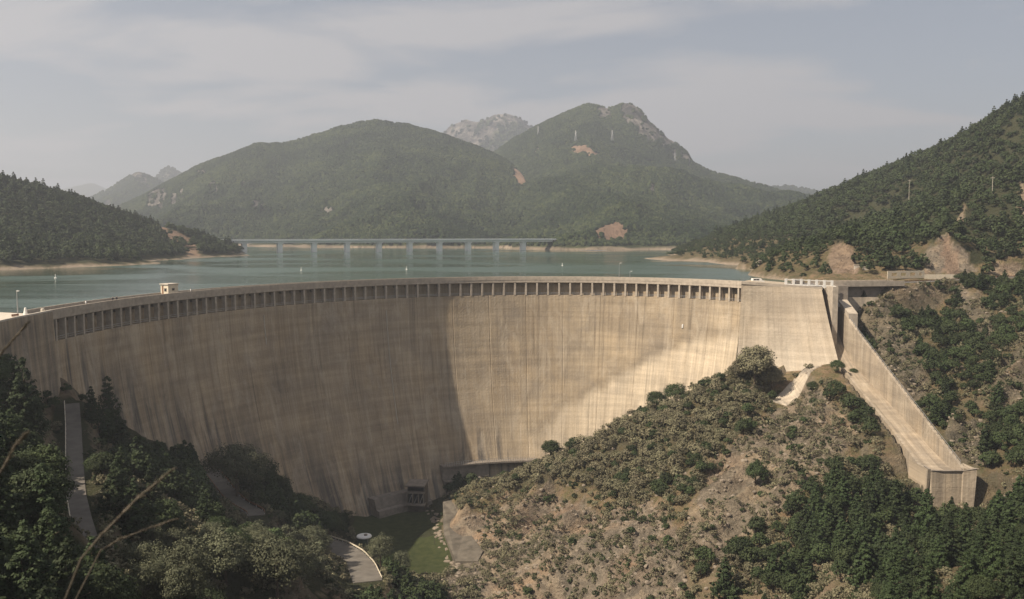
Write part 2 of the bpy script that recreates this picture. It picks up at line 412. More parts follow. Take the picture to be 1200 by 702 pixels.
# =============================================================== the dam's plan
WATER = -3.0
cpx = [(30, 368.5), (60, 363), (100, 357), (150, 350), (200, 343.5), (250, 338.5), (300, 335), (350, 332), (400, 329.5), (450, 327.5), (500, 326), (550, 325),
       (600, 324.5), (650, 324.3), (700, 324.6), (750, 325.5), (800, 327), (840, 328.8), (870, 330.2)]
CP = np.array([atz(a, b, 0)[:2] for a, b in cpx])
CEN = np.array([11.0, 243.0])
th = np.arctan2(CP[:, 1] - CEN[1], CP[:, 0] - CEN[0]); th = np.where(th < -math.pi / 2, th + 2 * math.pi, th)
rr = np.hypot(CP[:, 0] - CEN[0], CP[:, 1] - CEN[1])
pol = np.polyfit(th, rr, 4)
TH0, TH1 = th[1], th[-1]                       # left and right ends of the arch
tt = np.linspace(TH0 + 0.12, TH1, 900)
def cxy(t):
    r = np.polyval(pol, t); return np.stack([CEN[0] + r * np.cos(t), CEN[1] + r * np.sin(t)], -1)
tt = np.linspace(TH0, TH1, 1200)
PC = cxy(tt); seg = np.hypot(*np.diff(PC, axis=0).T); SL = np.concatenate([[0], np.cumsum(seg)]); LEN = SL[-1]
def crest(s):
    """point on the crest's downstream edge and the unit normal pointing downstream"""
    s = np.asarray(s, float)
    x = np.interp(s, SL, PC[:, 0]); y = np.interp(s, SL, PC[:, 1])
    a = np.interp(s + 0.8, SL, PC[:, 0]) - np.interp(s - 0.8, SL, PC[:, 0])
    b = np.interp(s + 0.8, SL, PC[:, 1]) - np.interp(s - 0.8, SL, PC[:, 1])
    L = np.hypot(a, b)
    return x, y, b / L, -a / L
def s_of_px(px):
    x, y, _, _ = crest(SL); q, _ = proj(x, y, 0 * x); return float(np.interp(px, q, SL))
def foff(z):
    d = np.maximum(-7.5 - np.asarray(z, float), 0); return 0.06 * d + 0.0026 * d * d
def frame_at(s, z=0):
    x, y, nx, ny = crest(s); return (float(x), float(y), z, float(nx), float(ny))
print('crest length', LEN, crest(0)[:2], crest(LEN)[:2])

# =============================================================== the lie of the land
# (px, py, distance): points of the ground read off the photograph
DN = [ # downstream of the dam
 # left hillside and its road
 (0,458,168),(40,470,185),(85,475,200),(0,520,130),(0,600,92),(60,600,105),(85,520,180),(88,560,160),(98,620,128),(105,660,108),
 (110,490,212),(130,512,215),(150,534,214),(60,488,192),(30,474,180),(150,600,150),(200,545,225),(200,620,150),(250,553,262),(255,580,240),(300,603,235),(350,610,262),(300,650,150),(350,675,150),
 (370,640,235),(415,655,228),(437,690,205),(400,605,300),(380,680,175),(160,690,95),(250,720,95),
 # spur on the right of the gorge
 (560,568,322),(600,560,320),(640,543,320),(700,515,318),(760,485,314),(820,457,312),(880,435,306),(905,466,300),(940,440,306),(978,440,300),
 (600,600,290),(565,615,286),(650,650,250),(700,600,270),(700,555,292),(760,525,290),(760,600,255),(820,505,285),(820,600,240),(900,500,276),
 (900,560,245),(900,640,215),(980,485,275),(1000,550,240),(1040,520,256),(1070,560,238),(1050,600,217),(1090,620,212),(1050,670,185),(650,680,236),(750,680,217),(850,680,202),
 (950,600,222),(1140,640,200),(590,650,262),(600,690,240),(548,600,290),
 # right flank
 (1010,400,318),(1025,375,322),(1060,440,285),(1100,430,290),(1100,380,325),(1060,370,330),(1040,345,335),(1200,400,292),(1200,330,340),(1150,340,335),
 (1150,440,272),(1150,520,245),(1200,540,225),(1200,470,255),(1120,490,262),(1200,600,185),(1170,620,195),(1200,680,130),(1100,690,150),(1000,690,175),(1180,760,100),(1000,780,130),
]
# (x, y, z) given outright
FIX_DN = [(0,0,8),(-40,40,-9),(-15,50,-22),(0,70,-42),(0,120,-66),(-30,90,-32),(-60,60,-8),(-90,90,-6),(-70,20,6),(60,0,9),(60,60,-25),(120,60,-12),(60,120,-58),(110,120,-40),(-140,150,2),(-150,60,12),(-200,150,25),
 (200,120,0),(260,200,30),(240,280,25),(260,340,30),(20,170,-80),(-20,200,-80),(-45,190,-62),(10,230,-86),(40,180,-78),(-60,240,-66),(-66,290,-74),(-94,255,-50),(-112,186,-2),(-118,210,2),(-30,150,-66),(-50,130,-42),(-75,160,-26),
 (-45,338,-86),(0,358,-86),(40,350,-78),(70,335,-55),(90,318,-34),(112,318,-20),(-95,300,-62),(-105,280,-53),(-112,240,-29),(0,-40,18),(150,-40,30),(-150,-40,30)]
VALZ = -84.0
for a, b in ((425,606),(460,600),(500,602),(520,615),(445,630),(490,640),(500,665),(470,672),(525,655)):
    FIX_DN.append(tuple(atz(a, b, VALZ)))
CREST_R = np.array(cxy(TH1))
UP = [ # upstream side
 (1000,326,352),(1050,318,365),(1100,324,362),(1090,318,372),(1140,318,372),(1112,278,384),(1112,272,392),(1150,300,400),(1200,300,370),(1200,330,340),(1150,340,335),(1040,345,335),
 (950,323,362),(985,316,385),(990,290,402),(960,285,455),(1050,300,402),(1050,270,450),(1000,275,500),
 (1200,128,560),(1200,200,470),(1160,146,620),(1120,170,680),(1060,192,780),(1020,213,870),(985,238,980),(940,262,1000),(880,272,960),(830,281,860),
 (1120,230,520),(1060,250,580),(1000,262,620),(950,270,660),(900,285,640),(850,292,700),(810,298,700),(1240,105,600),(1300,90,600),
 (890,312,440),(900,300,470),(870,306,520),
 # left hill
 (0,215,760),(50,226,780),(100,243,810),(150,256,840),(200,270,870),(235,280,895),(262,288,915),(285,295,930),(-60,205,760),(-200,190,760),
 (0,275,620),(60,285,640),(120,285,700),(180,290,760),(240,295,880),
]
FIX_UP = []
def shore(px, py): FIX_UP.append(tuple(atz(px, py, WATER)))
for a, b in ((-120,320),(-60,319),(0,316.5),(40,315),(80,313.5),(110,312.5),(150,311),(190,308.5),(215,304),(240,302),(270,300.5),(297,299),
             (755,303),(775,306),(800,305.5),(830,307),(850,310),(870,311),(885,312)): shore(a, b)
for a, b, c in ((-200,330,-22),(-100,345,-25),(0,330,-25),(80,322,-25),(150,318,-25),(200,316,-25),(260,306,-22),(310,302,-22),(300,292.5,-18),(330,297,-30),(400,300,-30),(500,300,-30),(600,300,-30),(680,299,-30),(735,302,-22),
                (780,312,-22),(830,313,-20),(862,317,-22),(600,315,-30),(300,320,-30),(800,318,-28)):
    p = atz(a, b, -3); FIX_UP.append((p[0], p[1], c))
FIX_UP += [(-125,186,1),(-145,210,1),(-150,170,4),(-200,150,20),(-115,215,-20),(-118,260,-30),(-90,330,-30),(-50,370,-30),(0,385,-30),(50,378,-30),(90,350,-25),(104,342,-8),(118,338,-1),(120,350,-1.5),(128,372,-1),(106,380,-10),(125,420,2),
 (200,362,0.0),(240,352,2),(260,340,30),(240,280,25),(260,200,30),(-20,450,-30),(90,450,-28),(-300,250,30),(-400,400,10),(-250,260,-4),(-220,400,-26),(-700,600,60),(1000,900,120),(700,500,170),(0,1250,-30),(-500,1300,-30),(500,1250,0),(450,1100,30)]
def rbf_fit(P):
    P = np.array(P, float); X = P[:, :2]
    A = np.hypot(X[:, None, 0] - X[None, :, 0], X[:, None, 1] - X[None, :, 1])
    A = A + np.eye(len(P)) * 0.8
    K = np.c_[A, np.ones(len(P))]; K = np.r_[K, [np.r_[np.ones(len(P)), 0]]]
    c = np.linalg.solve(K, np.r_[P[:, 2], 0]); return X, c
def rbf(fit, x, y):
    X, c = fit; out = np.full(np.shape(x), c[-1], float)
    for (a, b), k in zip(X, c[:-1]): out += k * np.hypot(x - a, y - b)
    return out
FDN = rbf_fit([tuple(atd(*p)) for p in DN] + FIX_DN)
FUP = rbf_fit([tuple(atd(*p)) for p in UP] + FIX_UP)
# the split line between downstream and upstream ground: along the dam, carried on into both banks
cl = [crest(s) for s in np.linspace(0, LEN, 60)]
SPL = [(-900, 60), (-200, 150), (-125, 180)] + [(float(x - 6.5 * a), float(y - 6.5 * b)) for x, y, a, b in cl[1:-1]] + [(100, 329), (116, 331), (150, 340), (185, 352), (260, 345), (1500, 420)]
SPL = np.array(SPL)
SPL_poly = [tuple(p) for p in SPL] + [(1500, -500), (-900, -500)]
def segdist(x, y, L):
    d = np.full(np.shape(x), 1e9); zz = np.zeros(np.shape(x)); L = np.asarray(L, float)
    for i in range(len(L) - 1):
        ax, ay = L[i][:2]; bx, by = L[i + 1][:2]; ux, uy = bx - ax, by - ay
        t = np.clip(((x - ax) * ux + (y - ay) * uy) / (ux * ux + uy * uy), 0, 1)
        q = np.hypot(x - ax - t * ux, y - ay - t * uy); m = q < d
        d = np.where(m, q, d)
        if L.shape[1] > 2: zz = np.where(m, L[i][2] + t * (L[i + 1][2] - L[i][2]), zz)
    return d, zz
# roads: centre lines with height
def rl(pts): return [tuple(atd(*p)) for p in pts]
ROADS = {
 'left': (rl([(84,471,201),(86,500,190),(87,540,170),(89,580,150),(95,610,134),(103,640,120),(112,668,108)]), 3.1),
 'bend': (rl([(236,546,272),(247,552,264),(258,566,250),(272,584,238),(288,596,233),(302,598,236),(318,602,240)]), 4.6),
 'lower': (rl([(372,632,262),(395,640,248),(412,650,236),(424,664,222),(432,684,205)]), 7.0),
 'upper': ([(146,338,-1.05),(158,344,-1.05),(172,352,-0.9),(190,359,-0.5),(215,364,0.2),(250,362,1.5)], 8.0),
}
ROADS['bend'][0][-1] = tuple(atd(300, 606, 226)); ROADS['bend'][0][-2] = tuple(atd(300, 599, 232))
LAWN = [(412,612),(424,602),(450,596),(480,594),(505,598),(518,612),(524,636),(530,660),(520,680),(490,684),(468,672),(455,655),(425,655),(408,634)]
APRON_W = [tuple(atd(a, b, c)[:2]) for a, b, c in ((926, 420, 314), (978, 426, 310), (926, 480, 281), (888, 465, 297))]
LAWN_W = [tuple(atz(a, b, VALZ)[:2]) for a, b in LAWN]
# bare rock outlines (px,py) with a distance range
ROCKS = [([(520,585),(560,605),(600,590),(640,575),(700,600),(760,585),(800,620),(800,720),(520,720)],200,330,1.0),
 ([(820,570),(850,535),(905,485),(935,470),(985,478),(1010,500),(985,545),(930,585),(880,630),(840,660),(800,640)],190,320,0.85),
 ([(1003,362),(1040,352),(1062,395),(1090,440),(1085,475),(1050,455),(1020,410)],240,345,1.0),
 ([(1118,335),(1150,345),(1170,392),(1145,405),(1128,372)],240,345,1.0),
 ([(1160,432),(1200,405),(1230,470),(1175,490)],200,320,1.0),
 ([(1082,322),(1084,297),(1098,281),(1112,274),(1124,284),(1140,308),(1148,322)],360,400,1.0),
 ([(1105,500),(1150,488),(1156,545),(1118,540)],200,290,1.0),
 ([(968,320),(972,292),(988,284),(1003,300),(1012,324)],360,470,1.0),
 ([(1120,262),(1128,240),(1134,262),(1130,280)],380,700,0.8),
 ([(1155,318),(1170,305),(1200,312),(1200,326),(1160,326)],330,420,1.0),
 ([(1188,240),(1196,205),(1215,225),(1200,258)],380,700,0.8),
 ([(560,640),(1060,640),(1060,720),(560,720)],150,240,0.3)]
REDS = [([(178,262),(196,266),(225,280),(240,290),(210,287),(188,276)],480,1000,1.0),([(968,320),(972,292),(988,284),(1003,300),(1012,324)],360,470,0.6),([(1104,322),(1104,280),(1118,279),(1124,322)],360,400,0.7),
        ([(215,298),(222,288),(236,296),(240,303),(222,304)],480,1000,0.9)]
SPUR = [(520,600),(545,565),(640,530),(760,470),(870,410),(905,415),(990,418),(1015,445),(1100,570),(1160,620),(1160,720),(520,720)]
def pmask(px, py, y, lst, soft=4.0):
    r = np.zeros(np.shape(px))
    jx = px + (fbm(px, py, 9, 3, 2) - 0.5) * 14; jy = py + (fbm(px + 50, py, 9, 3, 4) - 0.5) * 14
    for poly, a, b, k in lst:
        r = np.maximum(r, np.where(inpoly(jx, jy, poly) & (y > a) & (y < b), k, 0))
    return r
def height(x, y):
    x = np.asarray(x, float); y = np.asarray(y, float)
    dn = inpoly(x, y, SPL_poly)
    d, _ = segdist(x, y, SPL)
    hd = rbf(FDN, x, y); hu = rbf(FUP, x, y)
    sd_ = np.where(dn, -d, d)
    near_dam = ((x > -118) & (x < 106)).astype(float)
    wdt = np.where(near_dam > 0, 1.2, 14.0)
    wq = sstep(-1, 1, sd_ / wdt)
    far = sstep(1150, 1500, y); hu = hu * (1 - far) + -30 * far
    # relief
    px, py = proj(x, y, hd)
    rk = pmask(px, py, y, ROCKS)
    spur = (inpoly(px, py, SPUR) & (y > 170) & (y < 325)).astype(float)
    flat = np.zeros(np.shape(x))
    amp = 1.6 + 3.8 * np.maximum(rk, 0.5 * spur)
    u = x * 0.8 + y * 0.6; v = -x * 0.6 + y * 0.8
    rel = (fbm(x, y, 30, 4, 1) - 0.5) * 5.0 + (ridged(u * 0.45, v, 13, 5, 3) - 0.55) * amp * 1.9
    # terraced strata on bare rock
    q = (hd * 0.55 + u * 0.16 + fbm(x, y, 15, 3, 5) * 3)
    st = (q - np.floor(q)); st = sstep(0.35, 0.75, st) - st
    rel = rel + st * 1.7 * np.maximum(rk, 0.45 * spur)
    vf = sstep(-80, -74, hd)
    gate = sstep(0, 9, d) * (0.05 + 0.95 * vf) * sstep(18, 45, y)
    ap = inpoly(x, y, APRON_W).astype(float); gate = gate * (1 - ap)
    hd = hd + rel * gate
    relu = (fbm(x, y, 60, 5, 0) - 0.5) * 14 * sstep(WATER + 1, 25, hu) + (ridged(x, y, 22, 4, 2) - 0.5) * 2.5 * sstep(WATER - 2, 3, hu)
    hu = hu + relu * sstep(0, 20, d) * (y > 200)
    pxu, pyu = proj(x, y, hu); rku = pmask(pxu, pyu, y, ROCKS) * (1 - dn) * (y < 500)
    hu = hu + rku * ((ridged(x, y * 0.25, 5.5, 4, 2) - 0.5) * 5.5 + (fbm(x, y, 2.2, 3, 5) - .5) * 2.5)
    h = hd * (1 - wq) + hu * wq
    for nm, (L, wd) in ROADS.items():
        q, zz = segdist(x, y, L)
        k = 1 - sstep(wd * 0.5 + 0.7, wd * 0.5 + (4.5 if nm != 'upper' else 7), q)
        h = h * (1 - k) + (zz - 0.12) * k
    # broken ledges on the bare rock
    e1 = (ridged(u * 0.30, v + 0.3 * hd, 11.0, 4, 6) - 0.5) * 5.0 + (fbm(x, y, 3.2, 2, 7) - .5) * 1.3
    h = h + e1 * np.maximum(rk, 0.35 * spur) * dn * gate
    # the chute's trench and the level bank beside the gates
    tc_ = ((x > np.interp(y, [225, 250, 300, 320], [107.0, 108.9, 110.9, 113.0])) & (x < 121.5) & (y > 226) & (y < 335))
    h = np.where(tc_, np.minimum(h, np.interp(y, [226, 300, 335], [-49, -31, -12])), h)
    tc2 = ((x > 104) & (x <= 107) & (y > 226) & (y < 229))
    h = np.where(tc2, np.minimum(h, np.interp(y, [226, 242, 300], [-54, -42.0, -28.2])), h)
    xlv = np.interp(y, [225, 250, 300, 320], [107.0, 108.9, 110.9, 113.0])
    tcl = ((x > 92) & (x <= xlv) & (y > 222) & (y < 304))
    fl = np.interp(y, [226, 233, 300], [-44.4, -44.2, -28.0]) + 0.7 - np.maximum(109 - x, 0) * 0.2 - np.maximum(101 - x, 0) * 1.1
    h = np.where(tcl, np.maximum(h, fl - 60 * sstep(240, 226, y) * (x > 100) * 0 - np.where(y < 242, (242 - y) * 0.9, 0)), h)
    tf_ = (x > 98) & (x < 126) & (y > 196) & (y <= 226)
    h = np.where(tf_, np.minimum(h, -53 - 0 * y), h)
    tc3 = ((x > 121) & (x < 124) & (y > 222) & (y < 320))
    h = np.where(tc3, np.minimum(h, np.interp(y, [226, 318], [-46, -13.5])), h)
    return h
# ground sheet: rows get longer with distance, out to the horizon
ys = np.concatenate([np.arange(-40, 150, 3.0), np.arange(150, 405, 1.25), 405 * 1.012 ** np.arange(0, 106), [1500, 1700, 2200, 3000, 5000, 9000, 14000]])
us = np.linspace(-1, 1, 481)
U, Y = np.meshgrid(us, ys)
X = U * (70 + 0.80 * np.maximum(Y, 0))
Z = height(X, Y)
Z = np.where(Y > 1450, -30, Z)
Z[0, :] -= 2
def grid_faces(nr, nc):
    i = np.arange(nr - 1)[:, None] * nc + np.arange(nc - 1)[None, :]
    i = i.ravel(); return np.stack([i, i + 1, i + nc + 1, i + nc], 1)
me = npmesh('ground', np.stack([X, Y, Z], -1).reshape(-1, 3), grid_faces(len(ys), len(us)), MAT['ground'], True)
PX, PY = proj(X, Y, Z)
isup = ~inpoly(X, Y, SPL_poly)
gx, gy = np.gradient(Z); dX = np.gradient(X, axis=1); dYy = np.gradient(Y, axis=0)
slope = np.hypot(gy / np.maximum(dX, 0.1), gx / np.maximum(dYy, 0.1))
ROCKA = pmask(PX, PY, Y, ROCKS)
spurm = (inpoly(PX, PY, SPUR) & (Y > 170) & (Y < 325))
ROCKA = np.maximum(ROCKA, np.where(~isup, sstep(0.75, 1.3, slope) * np.where(spurm, 0.9, 0.6), 0))
shr = np.where(isup & (Y > 380), 1 - sstep(WATER + .5, WATER + 1.9, Z + (fbm(X, Y, 14, 3, 3) - 0.5) * 3.4), 0)
fattr(me, 'rock', ROCKA); fattr(me, 'red', pmask(PX, PY, Y, REDS)); fattr(me, 'shore', shr)
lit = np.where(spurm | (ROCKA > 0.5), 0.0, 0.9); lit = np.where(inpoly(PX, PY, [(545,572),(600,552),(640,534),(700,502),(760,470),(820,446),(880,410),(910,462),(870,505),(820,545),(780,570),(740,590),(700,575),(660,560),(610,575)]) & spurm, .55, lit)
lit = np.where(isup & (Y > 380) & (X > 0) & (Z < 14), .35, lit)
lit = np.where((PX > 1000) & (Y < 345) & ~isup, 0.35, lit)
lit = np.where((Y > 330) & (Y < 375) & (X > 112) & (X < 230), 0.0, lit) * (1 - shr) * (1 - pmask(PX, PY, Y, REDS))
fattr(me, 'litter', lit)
tag(link('ground', me), 'rocky wooded slopes of the gorge around the dam', kind='structure')
def ground_hit(px, py, y0=60, y1=1200):
    ysr = np.arange(y0, y1, 1.0); r = ray(px, py)
    xs = r[0] * ysr; zs = CZ + r[2] * ysr; h = height(xs, ysr)
    k = np.where(zs < h)[0]
    if len(k) == 0: return None
    return np.array([xs[k[0]], ysr[k[0]], h[k[0]]])

# =============================================================== lake
wl = [(float(x - 3.2 * a), float(y - 3.2 * b)) for x, y, a, b in cl]
wpoly = [(-1400, 160), (-200, 188), (-122, 195)] + wl[1:] + [(112, 336), (125, 352), (400, 480), (1300, 900), (1300, 1800), (-1400, 1800)]
bm_v = [(x, y, WATER) for x, y in wpoly]
me = bpy.data.meshes.new('lake'); me.from_pydata(bm_v, [], [tuple(range(len(bm_v)))]); me.materials.append(MAT['water']); me.update()
tag(link('lake', me), 'green reservoir water behind the dam', kind='structure')

# =============================================================== mountains (ridge line, mid lines and foot, each with its own distance)
def loft(name, label, rows, ns, nt_, amp, rocks=(), reds=(), shorez=None, ridge_amp=2.0, nscale=260, k=0, rockall=0.0):
    xs = np.linspace(rows[0][0][0], rows[0][-1][0], ns)
    R = []
    for r in rows:
        r = np.array(r, float)
        u = (xs - xs[0]) / (xs[-1] - xs[0]); q = r[0, 0] + u * (r[-1, 0] - r[0, 0])
        yy = np.interp(q, r[:, 0], r[:, 1]); dd = np.interp(q, r[:, 0], r[:, 2])
        if len(r) > 3:
            ker = np.array([1, 2, 3, 2, 1.]) / 9; yy = np.convolve(np.pad(yy, 2, mode='edge'), ker, 'valid')
        R.append(np.stack(atd_arr(q, yy, dd), -1))
    R = np.array(R)                                     # rows x ns x 3
    back = R[0].copy(); back[:, 1] += 420; back[:, 2] -= 260
    m = len(R); T = np.linspace(0, m - 1, nt_)
    i = np.clip(T.astype(int), 0, m - 2); f = (T - i)[:, None, None]
    P0 = R[np.clip(i - 1, 0, m - 1)]; P1 = R[i]; P2 = R[i + 1]; P3 = R[np.clip(i + 2, 0, m - 1)]
    G = 0.5 * ((2 * P1) + (-P0 + P2) * f + (2 * P0 - 5 * P1 + 4 * P2 - P3) * f * f + (-P0 + 3 * P1 - 3 * P2 + P3) * f ** 3)
    tn = np.linspace(0, 1, nt_)[:, None]
    env = np.clip(np.sin(np.pi * np.clip(tn, 0, 1)) ** 0.7, 0, 1)
    x, y = G[..., 0], G[..., 1]
    n = (ridged(x, y * 0.55, nscale, 6, k) - 0.60) * 2.0 * amp * env
    n += (fbm(x, y, 30, 3, k + 3) - 0.5) * ridge_amp * 2 * (1 - tn ** 4)
    px, py = proj(x, y, G[..., 2])
    jx = px + (fbm(px * 3, py * 3, 9, 3, 2) - 0.5) * 9; jy = py + (fbm(px * 3 + 90, py * 3, 9, 3, 6) - 0.5) * 9
    rk = np.zeros_like(px) + rockall * sstep(0.42, 0.58, fbm(x, G[..., 2] * 2, 60, 4, 5)); rd = np.zeros_like(px)
    for p in rocks: rk = np.maximum(rk, inpoly(jx, jy, p) * sstep(0.30, 0.42, fbm(px, py, 5, 3, 1)))
    for p in reds: rd = np.maximum(rd, inpoly(jx, jy, p) * 1.0)
    n += rk * (ridged(x * 1.6, y * 0.3 + G[..., 2], 42, 4, 4) - 0.5) * 24 * (0.3 + 0.7 * env)
    G[..., 2] += n
    G = np.concatenate([back[None], G], 0)
    z = lambda a: np.concatenate([np.zeros((1, ns)), a], 0)
    rk, rd = z(rk), z(rd)
    me = npmesh(name, G.reshape(-1, 3), grid_faces(nt_ + 1, ns)[:, ::-1], MAT['mount'], True)
    fattr(me, 'rock', rk); fattr(me, 'red', rd)
    sh = np.zeros_like(rk)
    if shorez is not None: sh = 1 - sstep(shorez - 1.5, shorez + 1.5, G[..., 2] + (fbm(G[..., 0], G[..., 1], 40, 3, 2) - 0.5) * 5)
    fattr(me, 'shore', sh)
    tag(link(name, me), label, kind='structure')
    return G, np.maximum(np.maximum(rk * .9, rd * 0.92), sh)
def atd_arr(px, py, y):
    u = (px - 600) / F; v = (351 - py) / F; dy = cp + v * sp
    return u / dy * y, y, CZ + (-sp + v * cp) / dy * y
MTN = []
MTN.append(loft('mountain', 'nearer forested dome shaped mountain left of centre beyond the lake',
  [[(92,262,2500),(140,246,2480),(180,223,2450),(215,204,2400),(240,191,2380),(280,178,2330),(300,169,2320),(335,168,2330),(360,161,2320),(400,148,2300),(440,141,2300),(480,147,2300),(520,158,2300),(560,173,2250),(590,186,2200),(612,204,2050),(625,230,1850),(640,262,1650)],
   [(92,272,2200),(200,238,2050),(300,208,2000),(440,190,1950),(520,205,1950),(600,228,1850),(640,268,1600)],
   [(92,280,1750),(250,262,1600),(440,246,1620),(520,250,1600),(600,262,1560),(645,276,1500)],
   [(110,288,1500),(300,287.2,1330),(450,286.6,1340),(560,287,1320),(600,287.5,1290),(652,287.5,1270)],
   [(110,294,1440),(300,293,1270),(450,292,1290),(560,292,1270),(600,293,1240),(652,293,1230)]],
  420, 150, 60, rocks=[[(198,236),(205,226),(216,228),(214,240),(200,242)],[(244,228),(252,222),(256,228),(246,236)],[(292,238),(300,226),(312,232),(300,244)],[(172,236),(182,222),(196,226),(192,242),(176,246)],[(112,256),(128,238),(146,240),(140,262)],
    [(223,208),(238,202),(242,210),(228,214)],[(378,244),(384,238),(390,244),(384,247)],[(282,218),(286,216),(288,224),(283,224)]],
  reds=[[(600,200),(612,194),(624,208),(610,220),(602,214)]], shorez=0.5, k=1, nscale=430))
MTN.append(loft('mountain', 'tall forested mountain with a rocky summit beyond the lake',
  [[(520,215,2900),(560,192,2850),(600,164,2750),(625,150,2700),(650,138,2650),(672,128,2620),(690,122,2600),(700,124,2600),(712,127,2600),(724,124,2590),(737,121,2580),(748,127,2570),(760,141,2560),(772,152,2550),(784,165,2540),(795,170,2530),(806,180,2520),(811,190,2510),(830,200,2480),(870,211,2450),(900,219,2420),(930,226,2400),(960,231,2380),(995,240,2350)],
   [(540,232,2400),(600,205,2350),(690,172,2250),(770,196,2200),(850,222,2150),(1000,246,2100)],
   [(570,256,1950),(640,232,1850),(740,216,1850),(850,240,1750),(1000,256,1700)],
   [(600,272,1600),(700,256,1500),(780,258,1450),(900,268,1400),(1000,270,1400)],
   [(600,287.5,1260),(650,286.5,1200),(700,284,1150),(760,287,1160),(900,290,1160),(1000,291,1160)],
   [(600,294,1200),(650,293.5,1120),(700,293,1100),(760,295,1100),(900,298,1100),(1000,299,1100)]],
  420, 170, 58, rocks=[[(700,124),(716,128),(712,142),(700,140)],[(722,124),(740,120),(762,140),(790,168),(806,182),(792,184),(770,166),(752,156),(736,146),(726,134)],[(796,176),(812,186),(808,194)],[(744,196),(748,190),(758,198),(750,202)],
     [(626,184),(630,178),(634,190),(628,194)],[(720,205),(726,200),(728,208)],[(752,240),(768,222),(766,236)]],
  reds=[[(664,180),(680,174),(702,178),(706,184),(690,186),(668,184)],[(690,284),(700,272),(722,270),(738,282),(712,286)]], shorez=0.5, k=4, nscale=430))
MTN.append(loft('mountain', 'bare grey rocky mountain seen over the saddle between two forested mountains',
  [[(490,178,4700),(515,161,4700),(528,148,4650),(545,140,4600),(560,143,4600),(575,137,4600),(590,134,4600),(606,136,4600),(618,146,4650),(640,160,4700)],
   [(490,200,4100),(560,180,4100),(640,195,4100)],[(490,230,3600),(640,230,3600)]],
  150, 60, 70, rocks=[[(500,120),(650,120),(650,165),(600,150),(560,172),(500,172)]], k=2, nscale=380, rockall=0.6, ridge_amp=8))
MTN.append(loft('mountain', 'steep wooded peak with a pale cliff streak far beyond the left shore',
  [[(80,246,3900),(100,236,3900),(128,222,3850),(145,211,3850),(160,201,3800),(168,203,3800),(185,211,3800),(205,224,3800),(235,240,3800)],
   [(85,256,3300),(160,236,3300),(235,256,3300)],[(90,276,2700),(235,276,2700)]],
  120, 50, 40, rocks=[[(150,204),(160,199),(170,206),(178,222),(166,216),(156,206)],[(100,260),(130,240),(160,246),(140,266)]], k=3))
MTN.append(loft('mountain', 'small grey summit far behind the wooded peak with the cliff streak',
  [[(165,222,5000),(182,210,5000),(190,200,5000),(197,195,5000),(206,200,5000),(230,214,5000)],[(165,240,4400),(230,240,4400)]],
  60, 30, 40, k=5, rockall=0.5))
MTN.append(loft('mountain', 'faint blue mountain on the far left horizon',
  [[(30,240,9000),(60,225,9000),(80,220,9000),(108,214,9000),(122,220,9000),(150,232,9000)],[(30,256,8000),(150,256,8000)]],
  60, 20, 60, k=6))
MTN.append(loft('mountain', 'low distant ridge between the summit mountain and the right hillside',
  [[(870,224,4200),(900,219,4200),(925,218,4200),(945,222,4200),(965,227,4200),(985,235,4200),(1020,250,4200)],[(870,245,3600),(1020,262,3600)]],
  90, 30, 30, k=7))

# =============================================================== the arch dam
MAT_D = MAT['dam']
dam = thing('arch_dam', 'huge curved concrete arch dam with a pillared gallery under its crest', 'dam', (float(CEN[0]), float(CEN[1]), 0))
def to_parent(o, par):
    o.matrix_parent_inverse = par.matrix_world.inverted() if False else __import__('mathutils').Matrix.Translation(par.location).inverted()
def child(mb, name, mat, par, smooth=False):
    o = mb.build(name, mat, par, smooth); to_parent(o, par); return o
def uvmesh(me, uv):
    l = me.uv_layers.new(name='UVMap'); vi = np.empty(len(me.loops), np.int32); me.loops.foreach_get('vertex_index', vi)
    l.data.foreach_set('uv', np.asarray(uv, np.float32)[vi].ravel())
NB = 20; BW = LEN / NB
zl = np.concatenate([[-2.3, -7.5, -7.5, -8.6], np.linspace(-10, -104, 60)])
PALE = [(560,575),(600,528),(654,482),(700,455),(760,416),(800,402),(850,390),(872,382),(872,520)]
